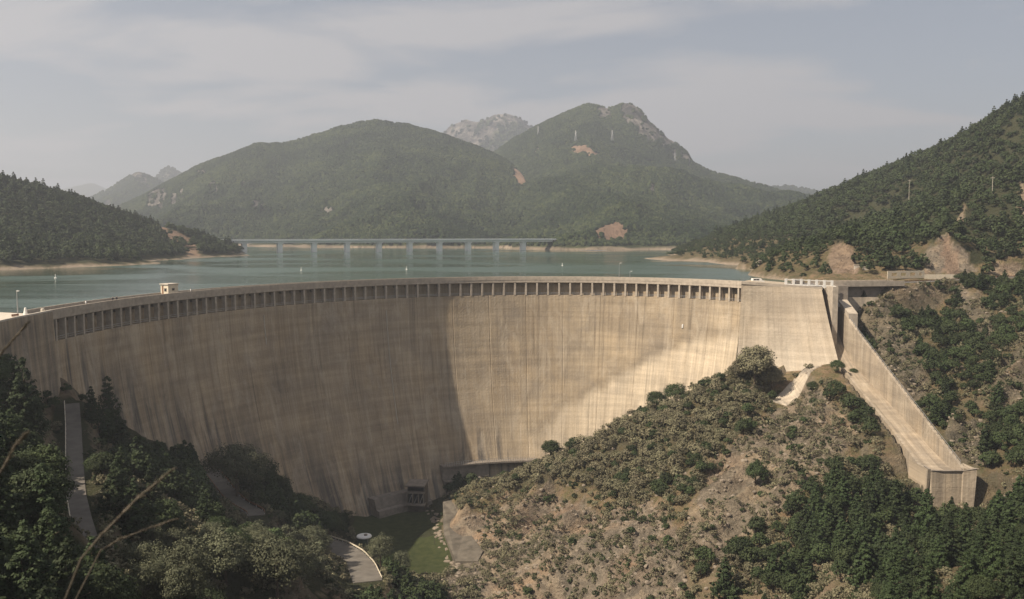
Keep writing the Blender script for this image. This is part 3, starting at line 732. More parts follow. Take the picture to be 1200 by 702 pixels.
for b in range(NB):
    s0 = b * BW; ssv = np.concatenate([[s0, s0 + 0.25], np.linspace(s0 + 0.25, s0 + BW - 0.25, 11)[1:-1], [s0 + BW - 0.25, s0 + BW]])
    V = []; UVs = []; pl = []; stn = []
    for si, s in enumerate(ssv):
        x, y, nx, ny = crest(s); edge = -0.12 if si in (0, len(ssv) - 1) else 0.0
        for zi, z in enumerate(zl):
            o = -2.3 if zi < 2 else float(foff(z)) - 0.15 + edge
            V.append((x + nx * o, y + ny * o, z)); UVs.append((s, z))
        for z, o in ((-104, -30), (-60, -16), (-2.3, -6.0)):
            V.append((x + nx * o, y + ny * o, z)); UVs.append((s, z))
    V = np.array(V, float); m = len(zl) + 3; n = len(ssv)
    px, py = proj(V[:, 0], V[:, 1], V[:, 2])
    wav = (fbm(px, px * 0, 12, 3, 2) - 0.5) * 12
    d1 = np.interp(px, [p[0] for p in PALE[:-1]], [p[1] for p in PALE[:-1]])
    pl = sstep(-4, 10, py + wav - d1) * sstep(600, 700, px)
    foot = np.interp(px, [0,60,120,200,260,330,400,440,520,560,640,760,870], [405,440,480,520,540,575,598,598,585,562,535,480,430])
    stn = np.where(px < 600, sstep(-85, -15, py - foot + wav), 0.25 * sstep(-30, 0, py - foot))
    F_ = [(i * m + k, (i + 1) * m + k, (i + 1) * m + (k + 1) % m, i * m + (k + 1) % m) for i in range(n - 1) for k in range(m)]
    me = bpy.data.meshes.new('wall_block'); me.from_pydata([tuple(v) for v in V], [], F_); me.materials.append(MAT_D); me.update()
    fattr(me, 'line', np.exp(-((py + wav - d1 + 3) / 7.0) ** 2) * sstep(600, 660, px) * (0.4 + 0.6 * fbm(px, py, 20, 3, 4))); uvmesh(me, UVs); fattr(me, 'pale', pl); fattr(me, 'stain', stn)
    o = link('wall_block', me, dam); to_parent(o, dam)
fr_all = [frame_at(s) for s in np.linspace(0, LEN, 90)]
child(MB().sweep(fr_all, [(-6.3, -1.0), (0.05, -1.0), (0.05, -2.3), (-0.5, -2.55), (-6.3, -2.3)]), 'crest_deck', MAT['conc'], dam)
child(MB().sweep(fr_all, [(-5.7, -0.985), (-0.6, -0.985), (-0.6, -1.0), (-5.7, -1.0)]), 'road_surface', MAT['deck'], dam)
child(MB().sweep(fr_all, [(-0.3, 0), (0.12, 0), (0.12, -1.3), (-0.3, -0.99)]), 'parapet', MAT['conc'], dam)
child(MB().sweep(fr_all, [(-6.35, -0.1), (-6.0, -0.1), (-6.0, -0.99), (-6.35, -1.4)]), 'parapet', MAT['conc'], dam)
NP = 68
pm = MB().box(-0.36, 0.36, -1.5, -0.02, -7.5, -2.45).mesh('pillar', MAT['conc'])
bm_ = MB().box(-0.40, 0.40, -2.29, -1.5, -3.5, -2.45).mesh('bracket', MAT['conc_dark'])
for i in range(NP):
    s = 2.0 + i * (LEN - 3.6) / (NP - 1); x, y, z, nx, ny = frame_at(s)
    ang = math.atan2(ny, nx) - math.pi / 2
    o = link('pillar', pm, dam); to_parent(o, dam); o.location = (x, y, 0); o.rotation_euler = (0, 0, ang)
    q = link('bracket', bm_, dam); to_parent(q, dam); q.location = (x, y, 0); q.rotation_euler = (0, 0, ang)
rail = MB()
for dz in (0.45, 0.95): rail.tube([(x + nx * -0.25, y + ny * -0.25, -7.45 + dz) for x, y, z, nx, ny in fr_all], 0.07, 4)
child(rail, 'gallery_rail', MAT['steel'], dam)
# drain pipes / sluice marks on the face
for px, z0, z1, col in ((802, -17.5, -19.0, 'white'), (452, -12, -55, 'conc_pale'), (308, -10, -20, 'conc_pale')):
    s = s_of_px(px); t = MB(); P = []
    for z in np.linspace(z0, z1, 8):
        x, y, nx, ny = crest(s); o = float(foff(z)) - 0.02; P.append((x + nx * o, y + ny * o, z))
    t.tube(P, 0.16 if px != 802 else 0.3, 5); child(t, 'drain_pipe', MAT[col], dam)
# toe: plinth, walkway with railing
def toe_frames(px0, px1, z, extra, n=24):
    s0, s1 = s_of_px(px0), s_of_px(px1); out = []
    for s in np.linspace(s0, s1, n):
        x, y, nx, ny = crest(s); o = float(foff(z)) + extra; out.append((float(x + nx * o), float(y + ny * o), 0.0, float(nx), float(ny)))
    return out
child(MB().sweep(toe_frames(395, 472, -82, 0), [(-3, -78), (2.2, -78), (3.4, -81.5), (5.0, -81.8), (5.6, -90), (-3, -90)]), 'toe_plinth', MAT['conc_dark'], dam)
child(MB().sweep(toe_frames(497, 628, -72, 0), [(-3, -71.6), (3.4, -71.6), (3.4, -72.2), (-3, -72.2)]), 'toe_walkway', MAT['conc_dark'], dam)
child(MB().sweep(toe_frames(497, 560, -72, 0), [(-3, -72.2), (2.6, -72.2), (2.9, -77.0), (-3, -77.0)]), 'toe_wall', MAT['conc_dark'], dam)
child(MB().sweep(toe_frames(498, 548, -72, 0), [(-3, -77.0), (4.4, -77.0), (4.4, -77.6), (-3, -77.6)]), 'ledge', MAT['conc_dark'], dam)
child(MB().sweep(toe_frames(498, 545, -72, 0), [(-3, -77.6), (3.2, -77.6), (4.0, -90), (-3, -90)]), 'toe_wall', MAT['conc_dark'], dam)
tf = toe_frames(500, 626, -72, 3.1, 40); r = MB()
for x, y, z, nx, ny in tf: r.box(x - .06, x + .06, y - .06, y + .06, -71.6, -70.2)
for dz in (-70.2, -70.9): r.tube([(x, y, dz) for x, y, z, nx, ny in tf], 0.05, 4)
child(r, 'walkway_railing', MAT['steel'], dam)

# thrust block (gravity shoulder between arch and spillway)
tb = thing('thrust_block', 'tall sunlit concrete gravity block between arch dam and spillway chute', 'dam shoulder', tuple(float(v) for v in (100, 315, -20)))
A0 = atd(870.5, 330, 322.6); A1 = atd(962.5, 337, 318); B1 = atd(986, 436, 301.5); B0 = atd(872, 470, 306)
def face_grid(c00, c10, c01, c11, nu, nv, curve=0.0):
    V = []; UV = []
    for j in range(nv + 1):
        v = j / nv
        for i in range(nu + 1):
            u = i / nu
            p = (1 - v) * ((1 - u) * c00 + u * c10) + v * ((1 - u) * c01 + u * c11)
            p = p + np.array([0, 1, 0]) * curve * math.sin(math.pi * v)
            V.append(p); UV.append((u * 26 + 400, p[2]))
    return V, UV
BB = B0 + (B0 - A0) * 0.25; BC = B1 + (B1 - A1) * 0.12
V, UV = face_grid(A0, A1, BB, BC, 10, 16, 0.8)
for j in range(17):
    z_ = V[j * 11][2]; ex_, ey_, enx_, eny_ = [float(q) for q in crest(LEN - .05)]
    o_ = float(foff(z_)) + 0.05; g_ = max(0.0, (-12 - z_) / 30) * 1.3
    pn = np.array([ex_ + enx_ * o_ + g_, ey_ + eny_ * o_ + g_ * .3, z_])
    old = V[j * 11].copy()
    for i in range(11): V[j * 11 + i] = V[j * 11 + i] + (pn - old) * (1 - i / 10) ** 1.5
nf = len(V)
Fs = [(j * 11 + i, j * 11 + i + 1, (j + 1) * 11 + i + 1, (j + 1) * 11 + i) for j in range(16) for i in range(10)]
Fs = [f[::-1] for f in Fs]
# right flank, back and top so that the block is solid
rb = [V[j * 11 + 10] + np.array([2.6, 14, 0]) for j in range(17)]; lb = [V[j * 11] + np.array([3.0, 14, 0]) for j in range(17)]
for j in range(17): rb[j][1] = 333; rb[j][0] = 114.0 + (rb[j][0] - 114) * 0.5; lb[j][1] = 338; lb[j][0] = 92
V2 = V + rb + lb; UV2 = UV + [(430 + 6, p[2]) for p in rb] + [(390, p[2]) for p in lb]
r0 = nf; l0 = nf + 17
for j in range(16):
    Fs.append((j * 11 + 10, (j + 1) * 11 + 10, r0 + j + 1, r0 + j)); Fs.append((j * 11, l0 + j, l0 + j + 1, (j + 1) * 11)); Fs.append((r0 + j, r0 + j + 1, l0 + j + 1, l0 + j))
Fs.append(tuple(range(11)) + (r0, l0)); Fs.append(tuple(16 * 11 + i for i in range(10, -1, -1)) + (l0 + 16, r0 + 16))
def addm(name, V, Fs, UV, mat, par, pale=0.0, stain=0.0):
    me = bpy.data.meshes.new(name); me.from_pydata([tuple(map(float, v)) for v in V], [], Fs); me.materials.append(mat); me.update()
    uvmesh(me, UV); n = len(V)
    fattr(me, 'pale', np.full(n, pale) if np.isscalar(pale) else pale); fattr(me, 'stain', np.full(n, stain) if np.isscalar(stain) else stain)
    o = link(name, me, par); to_parent(o, par); return o
zz = np.array([v[2] for v in V2])
addm('block_body', V2, Fs, UV2, MAT['block'], tb, pale=sstep(-12, -30, zz) * 0.5 if False else np.clip((-12 - zz) / 25, 0, 0.6), stain=0.12)
A0 = np.array(V[0], float)
# coping, deck details and the buttress strip at the seam
child(MB().hexa([(A0 + np.array(d)) for d in ((0, -.3, -.9), )] * 0 + [tuple(A0 + (0, -.35, -.9)), tuple(A1 + (0.3, -.35, -.9)), tuple(A1 + (0.3, .5, -.9)), tuple(A0 + (0, .5, -.9)),
      tuple(A0 + (0, -.35, .12)), tuple(A1 + (0.3, -.35, .12)), tuple(A1 + (0.3, .5, .12)), tuple(A0 + (0, .5, .12))]), 'coping', MAT['conc'], tb)
P0 = A0 + (0.3, 3.0, 0); 
child(MB().hexa([(A0[0], A0[1] + .5, -3), (A1[0] + .4, A1[1] + .5, -3), (117, 334, -3), (90, 338, -3), (A0[0], A0[1] + .5, -0.9), (A1[0] + .4, A1[1] + .5, -1.4), (117, 334, -1.0), (90, 338, -1.0)]), 'roadway', MAT['deck'], tb)
# dark wedge where the arch leans away from the block
wv = [atd(871, 372, 321.2), atd(876, 446, 311.5), atd(868, 446, 312.5)]
# white panel railing on the block
wr = thing('panel_railing', 'white metal panel railing along the top edge of the thrust block', 'railing', tuple(map(float, A1 + (0, 1, 0))))
Q0 = atd(921, 332, 321); Q1 = atd(975, 334, 320)
for i in range(7):
    a = Q0 + (Q1 - Q0) * (i / 6.0); m_ = MB().box(a[0] - .45, a[0] + .45, a[1] - .12, a[1] + .12, a[2] - 1.2, a[2] + 1.7)
    child(m_, 'post', MAT['white'], wr)
for i in range(6):
    a = Q0 + (Q1 - Q0) * (i / 6.0); b = Q0 + (Q1 - Q0) * ((i + 1) / 6.0)
    for nm_, dz0, dz1 in (('top_rail', 1.25, 1.55), ('rail_panel', -1.0, -0.2)):
        m_ = MB().hexa([(a[0] + .46, a[1] - .06, a[2] + dz0), (b[0] - .46, b[1] - .06, b[2] + dz0), (b[0] - .46, b[1] + .06, b[2] + dz0), (a[0] + .46, a[1] + .06, a[2] + dz0),
                 (a[0] + .46, a[1] - .06, a[2] + dz1), (b[0] - .46, b[1] - .06, b[2] + dz1), (b[0] - .46, b[1] + .06, b[2] + dz1), (a[0] + .46, a[1] + .06, a[2] + dz1)])
        child(m_, nm_, MAT['white'], wr)
# sloping concrete slab at the block's foot
q4 = [atd(932, 431, 306), atd(967, 434, 303), atd(921, 470, 288), atd(897, 461, 297)]; vs = []; na_ = 18
for j in range(na_ + 1):
    for i in range(na_ + 1):
        u, v = i / na_, j / na_; q = (1 - v) * ((1 - u) * q4[0] + u * q4[1]) + v * ((1 - u) * q4[3] + u * q4[2])
        e = i in (0, na_) or j in (0, na_); vs.append((q[0] + (0 if e else RNG.normal() * .1), q[1], float(height(q[0], q[1])) + (-.9 if e else 0.3 + RNG.normal() * .06)))
vs = np.array(vs); me = npmesh('concrete_apron', vs, grid_faces(na_ + 1, na_ + 1)[:, ::-1], MAT['block'])
uvmesh(me, [(v[0] * 1.5, v[1] * 1.5) for v in vs]); fattr(me, 'pale', np.full(len(vs), .45)); fattr(me, 'stain', np.full(len(vs), .7))
tag(link('concrete_apron', me), 'pale sprayed concrete apron on the rock below the thrust block', 'apron')

# =============================================================== spillway
sw = thing('spillway', 'long concrete spillway chute running down the right bank', 'spillway', (116, 300, -20))
ys_ = [334, 329, 324, 318, 312, 306, 300, 285, 270, 255, 240, 232, 227, 225]
def chute_z(y): return float(np.interp(y, [225, 228, 233, 300, 306, 312, 318, 324, 329, 334], [-43.6, -44.6, -44.4, -28.2, -26.4, -24.0, -20.5, -15.5, -9.0, -6.5]))
def xl(y): return float(np.interp(y, [225, 250, 300, 320, 334], [108.2, 110.0, 112.0, 114.8, 115.2]))
def xr(y): return float(np.interp(y, [225, 300, 318, 334], [116.2, 117.6, 118.6, 119.3]))
def wtop(y): return float(np.interp(y, [225, 318, 334], [-43.0, -9.7, -4.0]))
def ltop(y): return chute_z(y) + float(np.interp(y, [225, 235, 300], [0.5, 1.1, 1.6]))
V = []; UV = []; nx_ = 6
for y in ys_:
    for i in range(nx_ + 1):
        u = i / nx_; V.append((xl(y) + (xr(y) - xl(y)) * u, y, chute_z(y))); UV.append((y, u * 10))
Fs = [(j * 7 + i, (j + 1) * 7 + i, (j + 1) * 7 + i + 1, j * 7 + i + 1) for j in range(len(ys_) - 1) for i in range(6)]
addm('chute_floor', V, Fs, [(b * 1.0 + 700, a) for a, b in UV], MAT['chute'], sw, 0.1, 0.3)
def wall(name, xf, sgn, topf, th_, y_list, base=-9.0):
    V = []; UV = []
    for y in y_list:
        x = xf(y); t = topf(y); zb = chute_z(y)
        for xx, z in ((x, zb - 0.5), (x, t), (x + sgn * th_, t), (x + sgn * th_ * 1.6, zb + base)):
            V.append((xx, y, z)); UV.append((y + 900, z))
    n = len(y_list); Fs = [(i * 4 + k, (i + 1) * 4 + k, (i + 1) * 4 + k + 1, i * 4 + k + 1) for i in range(n - 1) for k in range(3)]
    if sgn < 0: Fs = [f[::-1] for f in Fs]
    Fs += [(0, 1, 2, 3), ((n - 1) * 4 + 3, (n - 1) * 4 + 2, (n - 1) * 4 + 1, (n - 1) * 4)]
    return addm(name, V, Fs, UV, MAT['chute'], sw, 0.2, 0.25)
wall('chute_wall', xr, 1, wtop, 0.9, ys_[2:])
wall('chute_wall', xl, -1, ltop, 0.8, [y for y in ys_ if y <= 300])
rl_ = MB(); yy_ = np.arange(227, 316, 2.2)
for y in yy_: rl_.box(xr(y) + .4, xr(y) + .5, y - .05, y + .05, wtop(y), wtop(y) + 1.0)
rl_.tube([(xr(y) + .45, y, wtop(y) + 1.0) for y in yy_], .05, 4)
child(rl_, 'railing', MAT['steel'], sw)
# flip bucket front
L0 = atd(1071, 549, 232); 
mb = MB()
yb = 224.9
V = [(107.3, 226.5, -43.1), (108.2, 224.9, -43.6), (116.2, 224.9, -43.6), (116.4, 224.6, -42.8), (119.6, 224.0, -42.8),
     (107.3, 226.0, -62), (108.8, 224.6, -62), (115.8, 224.6, -62), (116.0, 224.3, -62), (118.4, 223.8, -62)]
Fs = [(i, i + 5, i + 6, i + 1) for i in range(4)]
V += [(118.9, 230, -42.8), (118.4, 230, -62), (107.4, 236, -43.4), (107.2, 236, -62), (108.3, 230, -44.9), (116.2, 230, -44.9)]
Fs += [(4, 9, 11, 10), (12, 13, 5, 0), (3, 4, 10), (3, 10, 15), (3, 15, 2)]
addm('flip_bucket', V, Fs, [(v[0] + 500, v[2]) for v in V], MAT['chute'], sw, 0.3, 0.4)
lip = MB().tube([(107.6, 227.5, -42.9), (108.3, 225.0, -43.45), (111, 224.85, -43.5), (116.3, 224.8, -43.45), (119.5, 224.1, -42.7)], 0.28, 5)
child(lip, 'lip_edge', MAT['conc_dark'], sw)
# piers, gate, hoist
child(MB().box(113.7, 115.6, 313.5, 336, -27, -1.3), 'pier', MAT['conc'], sw)
child(MB().hexa([(118.6, 311, -24), (121.8, 311, -24), (122.4, 336, -24), (118.9, 336, -24), (118.6, 311, -10.5), (121.8, 311, -10.5), (122.4, 336, -1.2), (118.9, 336, -1.2)]), 'pier', MAT['conc'], sw)
child(MB().box(118.7, 122.3, 322, 336, -12, -1.25), 'pier', MAT['conc_dark'], sw)
child(MB().box(115.5, 118.9, 327.5, 328.1, -13, -3.0), 'gate', MAT['rust'], sw)
gm_ = MB()
for x in (115.7, 117.2, 118.6): gm_.tube([(x, 327.4, -4), (x, 320, -8.5)], 0.25, 5)
gm_.box(115.5, 118.9, 319.6, 320.3, -8.9, -8.2)
child(gm_, 'gate_arm', MAT['steel'], sw)
child(MB().box(115.4, 119.2, 324, 326.5, -3.0, -1.6).box(116.2, 118.3, 323.2, 324.1, -4.2, -1.6), 'hoist_box', MAT['white'], sw)
# bridge and wing wall
wg = thing('bridge', 'short concrete road bridge over the spillway gates to the right bank', 'bridge', (130, 337, 0))
D0 = atd(963, 331, 321); D1 = np.array([147.0, 337.5, -1.0])
C0, C1 = (113.0, 325.5), (147.0, 331.5)
def slab(x0y0, x1y1, wdt, z0, z1):
    (x0, y0), (x1, y1) = x0y0, x1y1; L = math.hypot(x1 - x0, y1 - y0); nx, ny = -(y1 - y0) / L * wdt, (x1 - x0) / L * wdt
    return MB().hexa([(x0, y0, z0), (x1, y1, z0), (x1 + nx, y1 + ny, z0), (x0 + nx, y0 + ny, z0), (x0, y0, z1), (x1, y1, z1), (x1 + nx, y1 + ny, z1), (x0 + nx, y0 + ny, z1)])
child(slab(C0, C1, 8.0, -2.0, -1.05), 'bridge_deck', MAT['conc'], wg)
child(slab(C0, C1, 0.35, -1.04, 0.0), 'parapet', MAT['conc'], wg)
child(slab((112, 332.8), (145.9, 339), 0.35, -1.04, 0.0), 'parapet', MAT['conc'], wg)
child(slab((122.5, 329.5), (146, 333.7), 5, -6.2, -2.01), 'recess_wall', MAT['conc_dark'], wg)
V = [(122.5, 327.6, -6.1), (146, 331.8, -6.1), (146, 329.5, -14), (122.6, 323.0, -20), (122.5, 331.6, -6.1), (146, 335.6, -6.1), (146, 336, -20), (122.6, 336, -24)]
me_b = addm('wing_wall', V, [(0, 3, 2, 1), (0, 1, 5, 4), (0, 4, 7, 3), (1, 2, 6, 5), (4, 5, 6, 7), (3, 7, 6, 2)], [(v[0] + 1100, v[2]) for v in V], MAT['block'], wg, 0.1, 0.5)

# left abutment: wall beyond the arch's end and the sunlit platform on top
la = thing('abutment_wall', 'dark concrete abutment wall at the left end of the dam', 'abutment', (-108, 200, 0))
e0 = crest(0.0); ex, ey, enx, eny = [float(v) for v in e0]
tx_, ty_ = -eny, enx            # direction along the crest
sg = -1 if (crest(1.0)[1] - ey) * ty_ + (crest(1.0)[0] - ex) * tx_ > 0 else 1
LA = [(ex, ey)] + [tuple(atz(p, q, 0)[:2]) for p, q in ((40, 367.3), (20, 371), (0, 375.5), (-60, 392))]
V = []; UV = []; a_ = 0
for i, (x, y) in enumerate(LA):
    if i: a_ += math.hypot(x - LA[i - 1][0], y - LA[i - 1][1])
    for o, z in ((0.1, 0.0), (0.6, -8), (2.6, -30), (7, -60)): V.append((x + o * 1.0, y - 0.1 * o, z)); UV.append((-a_, z))
Fs = [(i * 4 + k, i * 4 + k + 1, i * 4 + k + 5, i * 4 + k + 4) for i in range(len(LA) - 1) for k in range(3)]
addm('retaining_face', V, Fs, UV, MAT_D, la, 0.0, 0.6)
V = [(x - 0.02, y, -0.95) for x, y in LA] + [(x - 24, y + 8, -0.95) for x, y in LA]; n = len(LA)
child(MB().add(V, [(i, i + 1, n + i + 1, n + i) for i in range(n - 1)]).add([(ex, ey, -0.95), (ex - 6.5, ey + 1, -0.95), (ex - 24, ey + 8, -0.95)], [(0, 1, 2)]), 'platform', MAT['conc_pale'], la)
mbp = MB()
for i in range(n - 1):
    (x0, y0), (x1, y1) = LA[i], LA[i + 1]
    mbp.hexa([(x0 - .35, y0, -.97), (x0 + .12, y0, -.97), (x1 + .12, y1, -.97), (x1 - .35, y1, -.97), (x0 - .35, y0, 0.02), (x0 + .12, y0, 0.02), (x1 + .12, y1, 0.02), (x1 - .35, y1, 0.02)])
child(mbp, 'parapet', MAT['conc_pale'], la)

# =============================================================== small buildings
def local(par): 
    return None
def hut(name, label, cat, loc, rz, w_, d_, h_, wallmat, roofmat, win=()):
    t = thing(name, label, cat, loc, rz)
    MB().box(-w_/2, w_/2, -d_/2, d_/2, 0, h_).build('wall', wallmat, t)
    MB().box(-w_/2 - .25, w_/2 + .25, -d_/2 - .25, d_/2 + .25, h_, h_ + .3).build('roof', roofmat, t)
    for kind, x, z, ww, hh, face in win:
        m_ = MB(); f2 = MB()
        if face == 'f':
            m_.box(x - ww/2, x + ww/2, -d_/2 - .05, -d_/2 + .03, z, z + hh)
            f2.box(x - ww/2 - .12, x + ww/2 + .12, -d_/2 - .09, -d_/2 - .04, z + hh, z + hh + .14)
        else:
            m_.box(w_/2 - .03, w_/2 + .05, x - ww/2, x + ww/2, z, z + hh)
            f2.box(w_/2 + .04, w_/2 + .09, x - ww/2 - .12, x + ww/2 + .12, z + hh, z + hh + .14)
        o = m_.build(kind, MAT['rust'] if kind == 'door' else MAT['dark'], t); f2.build('frame', MAT['conc_dark'], o)
    return t
s = s_of_px(212); x, y, z, nx, ny = frame_at(s)
hut('control_hut', 'small cream flat-roofed hut on the dam crest', 'hut', (x - nx * 4.0, y - ny * 4.0, -1.0), math.radians(-30), 3.4, 3.6, 3.3, MAT['cream'], MAT['conc_pale'],
    [('door', -.75, 0.0, .6, 2.9, 'f'), ('window', .45, 1.3, 1.0, .8, 'f'), ('window', 0, 1.5, .9, .6, 's')])
# valve house on the dam's toe
vp = atd(487, 590, 318)
vh = thing('valve_house', 'small dark concrete outlet house against the foot of the dam', 'outlet house', (float(vp[0]), float(vp[1]) - 1.0, float(vp[2])), math.radians(-6))
vh.scale = (.88, .88, .88)
MB().box(-3.6, 3.6, 1.6, 9, -4, 7.6).build('wall', MAT['slab_dark'], vh)
MB().box(-4.1, 4.1, -1.2, 9, 7.6, 8.1).build('roof', MAT['conc_dark'], vh)
MB().box(-3.9, 3.9, -0.6, 1.7, 4.6, 5.1).build('floor_slab', MAT['conc_dark'], vh)
MB().box(-4.0, 4.0, -1.0, 3.0, -0.5, 0.0).build('floor_slab', MAT['conc_dark'], vh)
for x in (-3.6, -1.2, 1.2, 3.3): MB().box(x, x + .35, -0.5, -0.1, 0, 4.6).build('column', MAT['conc_dark'], vh)
for x in (-2.3, 0.1, 2.4):
    o = MB().box(x - .85, x + .85, 1.45, 1.65, 0.3, 3.8).build('opening', MAT['dark'], vh)
    MB().tube([(x - .7, 1.2, .2), (x + .7, 0.6, 3.6)], .22, 6).build('outlet_pipe', MAT['steel'], vh)
MB().box(-3.2, 3.2, 1.45, 1.62, 5.4, 6.9).build('opening', MAT['dark'], vh)
# water tank
tp = atd(427, 650, 268)
tk = thing('water_tank', 'round dark green tank with a pale flat lid beside the lower road', 'tank', (float(tp[0]), float(tp[1]), float(height(tp[0], tp[1])) - 0.3))
MB().lathe([(2.1, 0), (2.1, 4.6), (2.0, 4.62), (0, 4.62)], 28).build('shell', MAT['tank_green'], tk, False)
MB().lathe([(2.3, 4.55), (2.35, 4.75), (2.2, 5.0), (0.01, 5.15)], 28).build('lid', MAT['white'], tk)
MB().lathe([(0.55, 5.05), (0.55, 5.45), (0, 5.5)], 12, (0.5, -0.2, 0)).build('hatch', MAT['conc_dark'], tk)
MB().tube([(1.3, -1.85, 0), (1.3, -1.95, 4.6)], .06, 4).tube([(1.7, -1.6, 0), (1.7, -1.7, 4.6)], .06, 4).build('ladder', MAT['steel'], tk)
for z in np.arange(.4, 4.6, .4): pass
# intake tower across the water
ip = atd(890, 321, 446); 
hut('gauge_tower', 'small square grey tower on the lake shore behind the thrust block', 'tower', (float(ip[0]), float(ip[1]), float(ip[2]) - 2), 0.3, 2.7, 2.7, 8.6, MAT['conc'], MAT['conc_pale'],
    [('window', 0, 6.4, .9, 1.0, 'f'), ('window', 0, 3.2, .9, 1.0, 'f')])
# viaduct
vd = thing('viaduct', 'long concrete road viaduct crossing the lake on tall piers', 'bridge', tuple(float(v) for v in atd(480, 290, 1060)))
va = atd(327.5, 281.5, 975); vstep = np.array([33.6, 18.0])
V0 = va[:2]; zt = 10.6
vdir = vstep / np.hypot(*vstep); vn = np.array([vdir[1], -vdir[0]])
span = float(np.hypot(*vstep))
def vpt(i, o=0.0): p = V0 + vstep * i + vn * o; return float(p[0]), float(p[1])
def vsl(i0, i1, o0, o1, z0, z1):
    a, b, c, d = vpt(i0, o0), vpt(i1, o0), vpt(i1, o1), vpt(i0, o1)
    return MB().hexa([(*a, z0), (*b, z0), (*c, z0), (*d, z0), (*a, z1), (*b, z1), (*c, z1), (*d, z1)])
child(vsl(-1.9, 9.2, -5.5, 5.5, zt - 1.0, zt), 'deck', MAT['bridge'], vd)
for o in (-3.6, 3.0): child(vsl(-1.9, 9.2, o, o + .7, zt - 3.2, zt - 1.0), 'girder', MAT['bridge'], vd)
for o in (-5.4, 5.1): child(vsl(-1.9, 9.2, o, o + .3, zt, zt + 1.0), 'parapet', MAT['bridge'], vd)
for i in range(-1, 9):
    child(vsl(i - .065, i + .065, -3.8, 3.8, -25, zt - 3.9), 'pier', MAT['bridge'], vd)
    child(vsl(i - .085, i + .085, -4.6, 4.6, zt - 3.9, zt - 3.21), 'pier_cap', MAT['bridge'], vd)
# roadside wall with openings at the right bank
rw = thing('roadside_wall', 'cream roadside wall with small openings below the rock cutting', 'wall', (155, 357, 0))
wa = atd(1040, 325.5, 352); wb_ = atd(1083, 329, 358); wc = atd(1130, 333, 360)
def wseg(a, b, z0, z1, t=.4): return MB().hexa([(a[0], a[1], z0), (b[0], b[1], z0), (b[0], b[1] + t, z0), (a[0], a[1] + t, z0), (a[0], a[1], z1), (b[0], b[1], z1), (b[0], b[1] + t, z1), (a[0], a[1] + t, z1)])
lo, hi = float(wa[2]) - 0.4, float(wa[2]) + 2.6
child(wseg(wa, wb_, lo, lo + 1.0), 'base_course', MAT['cream'], rw)
child(wseg(wa, wb_, hi - .7, hi), 'coping', MAT['cream'], rw)
for i in range(5):
    p = wa + (wb_ - wa) * (i / 4.0) ; q = p + (wb_ - wa) * (0.11 if i < 4 else 0.02)
    if i == 4: p = wa + (wb_ - wa) * .93; q = wb_
    child(wseg(p, q, lo + 1.0, hi - .7), 'pillar', MAT['cream'], rw)
child(wseg(wb_, wc, lo - 1, hi - 1.6), 'low_wall', MAT['cream'], rw)
# two pale concrete retaining panels against the rock
for (a, b, y0, y1, dd, lb_) in ((1001, 1009, 311, 326, 368, 'narrow pale concrete retaining panel left of its twin behind the bridge'), (1011, 1018, 313, 326, 369, 'narrow pale concrete retaining panel right of its twin behind the bridge')):
    p = atd(a, y1, dd); q = atd(b, y0, dd)
    t = thing('retaining_panel', lb_, 'retaining wall', (float(p[0]), float(p[1]), float(p[2])))
    MB().box(0, float(q[0] - p[0]), 0, .6, -2, float(q[2] - p[2])).build('panel', MAT['conc_pale'], t)
    MB().box(-.2, float(q[0] - p[0]) + .2, -.1, .7, float(q[2] - p[2]), float(q[2] - p[2]) + .3).build('coping', MAT['conc'], t)
# sloping concrete bank right of the stream
rb_ = [atd(519, 592, 306), atd(529, 590, 306), atd(545, 622, 288), atd(566, 650, 268), atd(560, 662, 262), atd(534, 662, 264), atd(520, 628, 284)]
mb = MB(); k = len(rb_)
mb.add([tuple(p + (0, 0, 1.2)) for p in rb_] + [tuple(p + (0, 0, -6)) for p in rb_], [tuple(range(k))[::-1]] + [(i, (i + 1) % k, k + (i + 1) % k, k + i) for i in range(k)])
tag(mb.build('bank_slab', MAT['slab_dark']), 'sloping concrete bank slab right of the stream bed', 'slab')

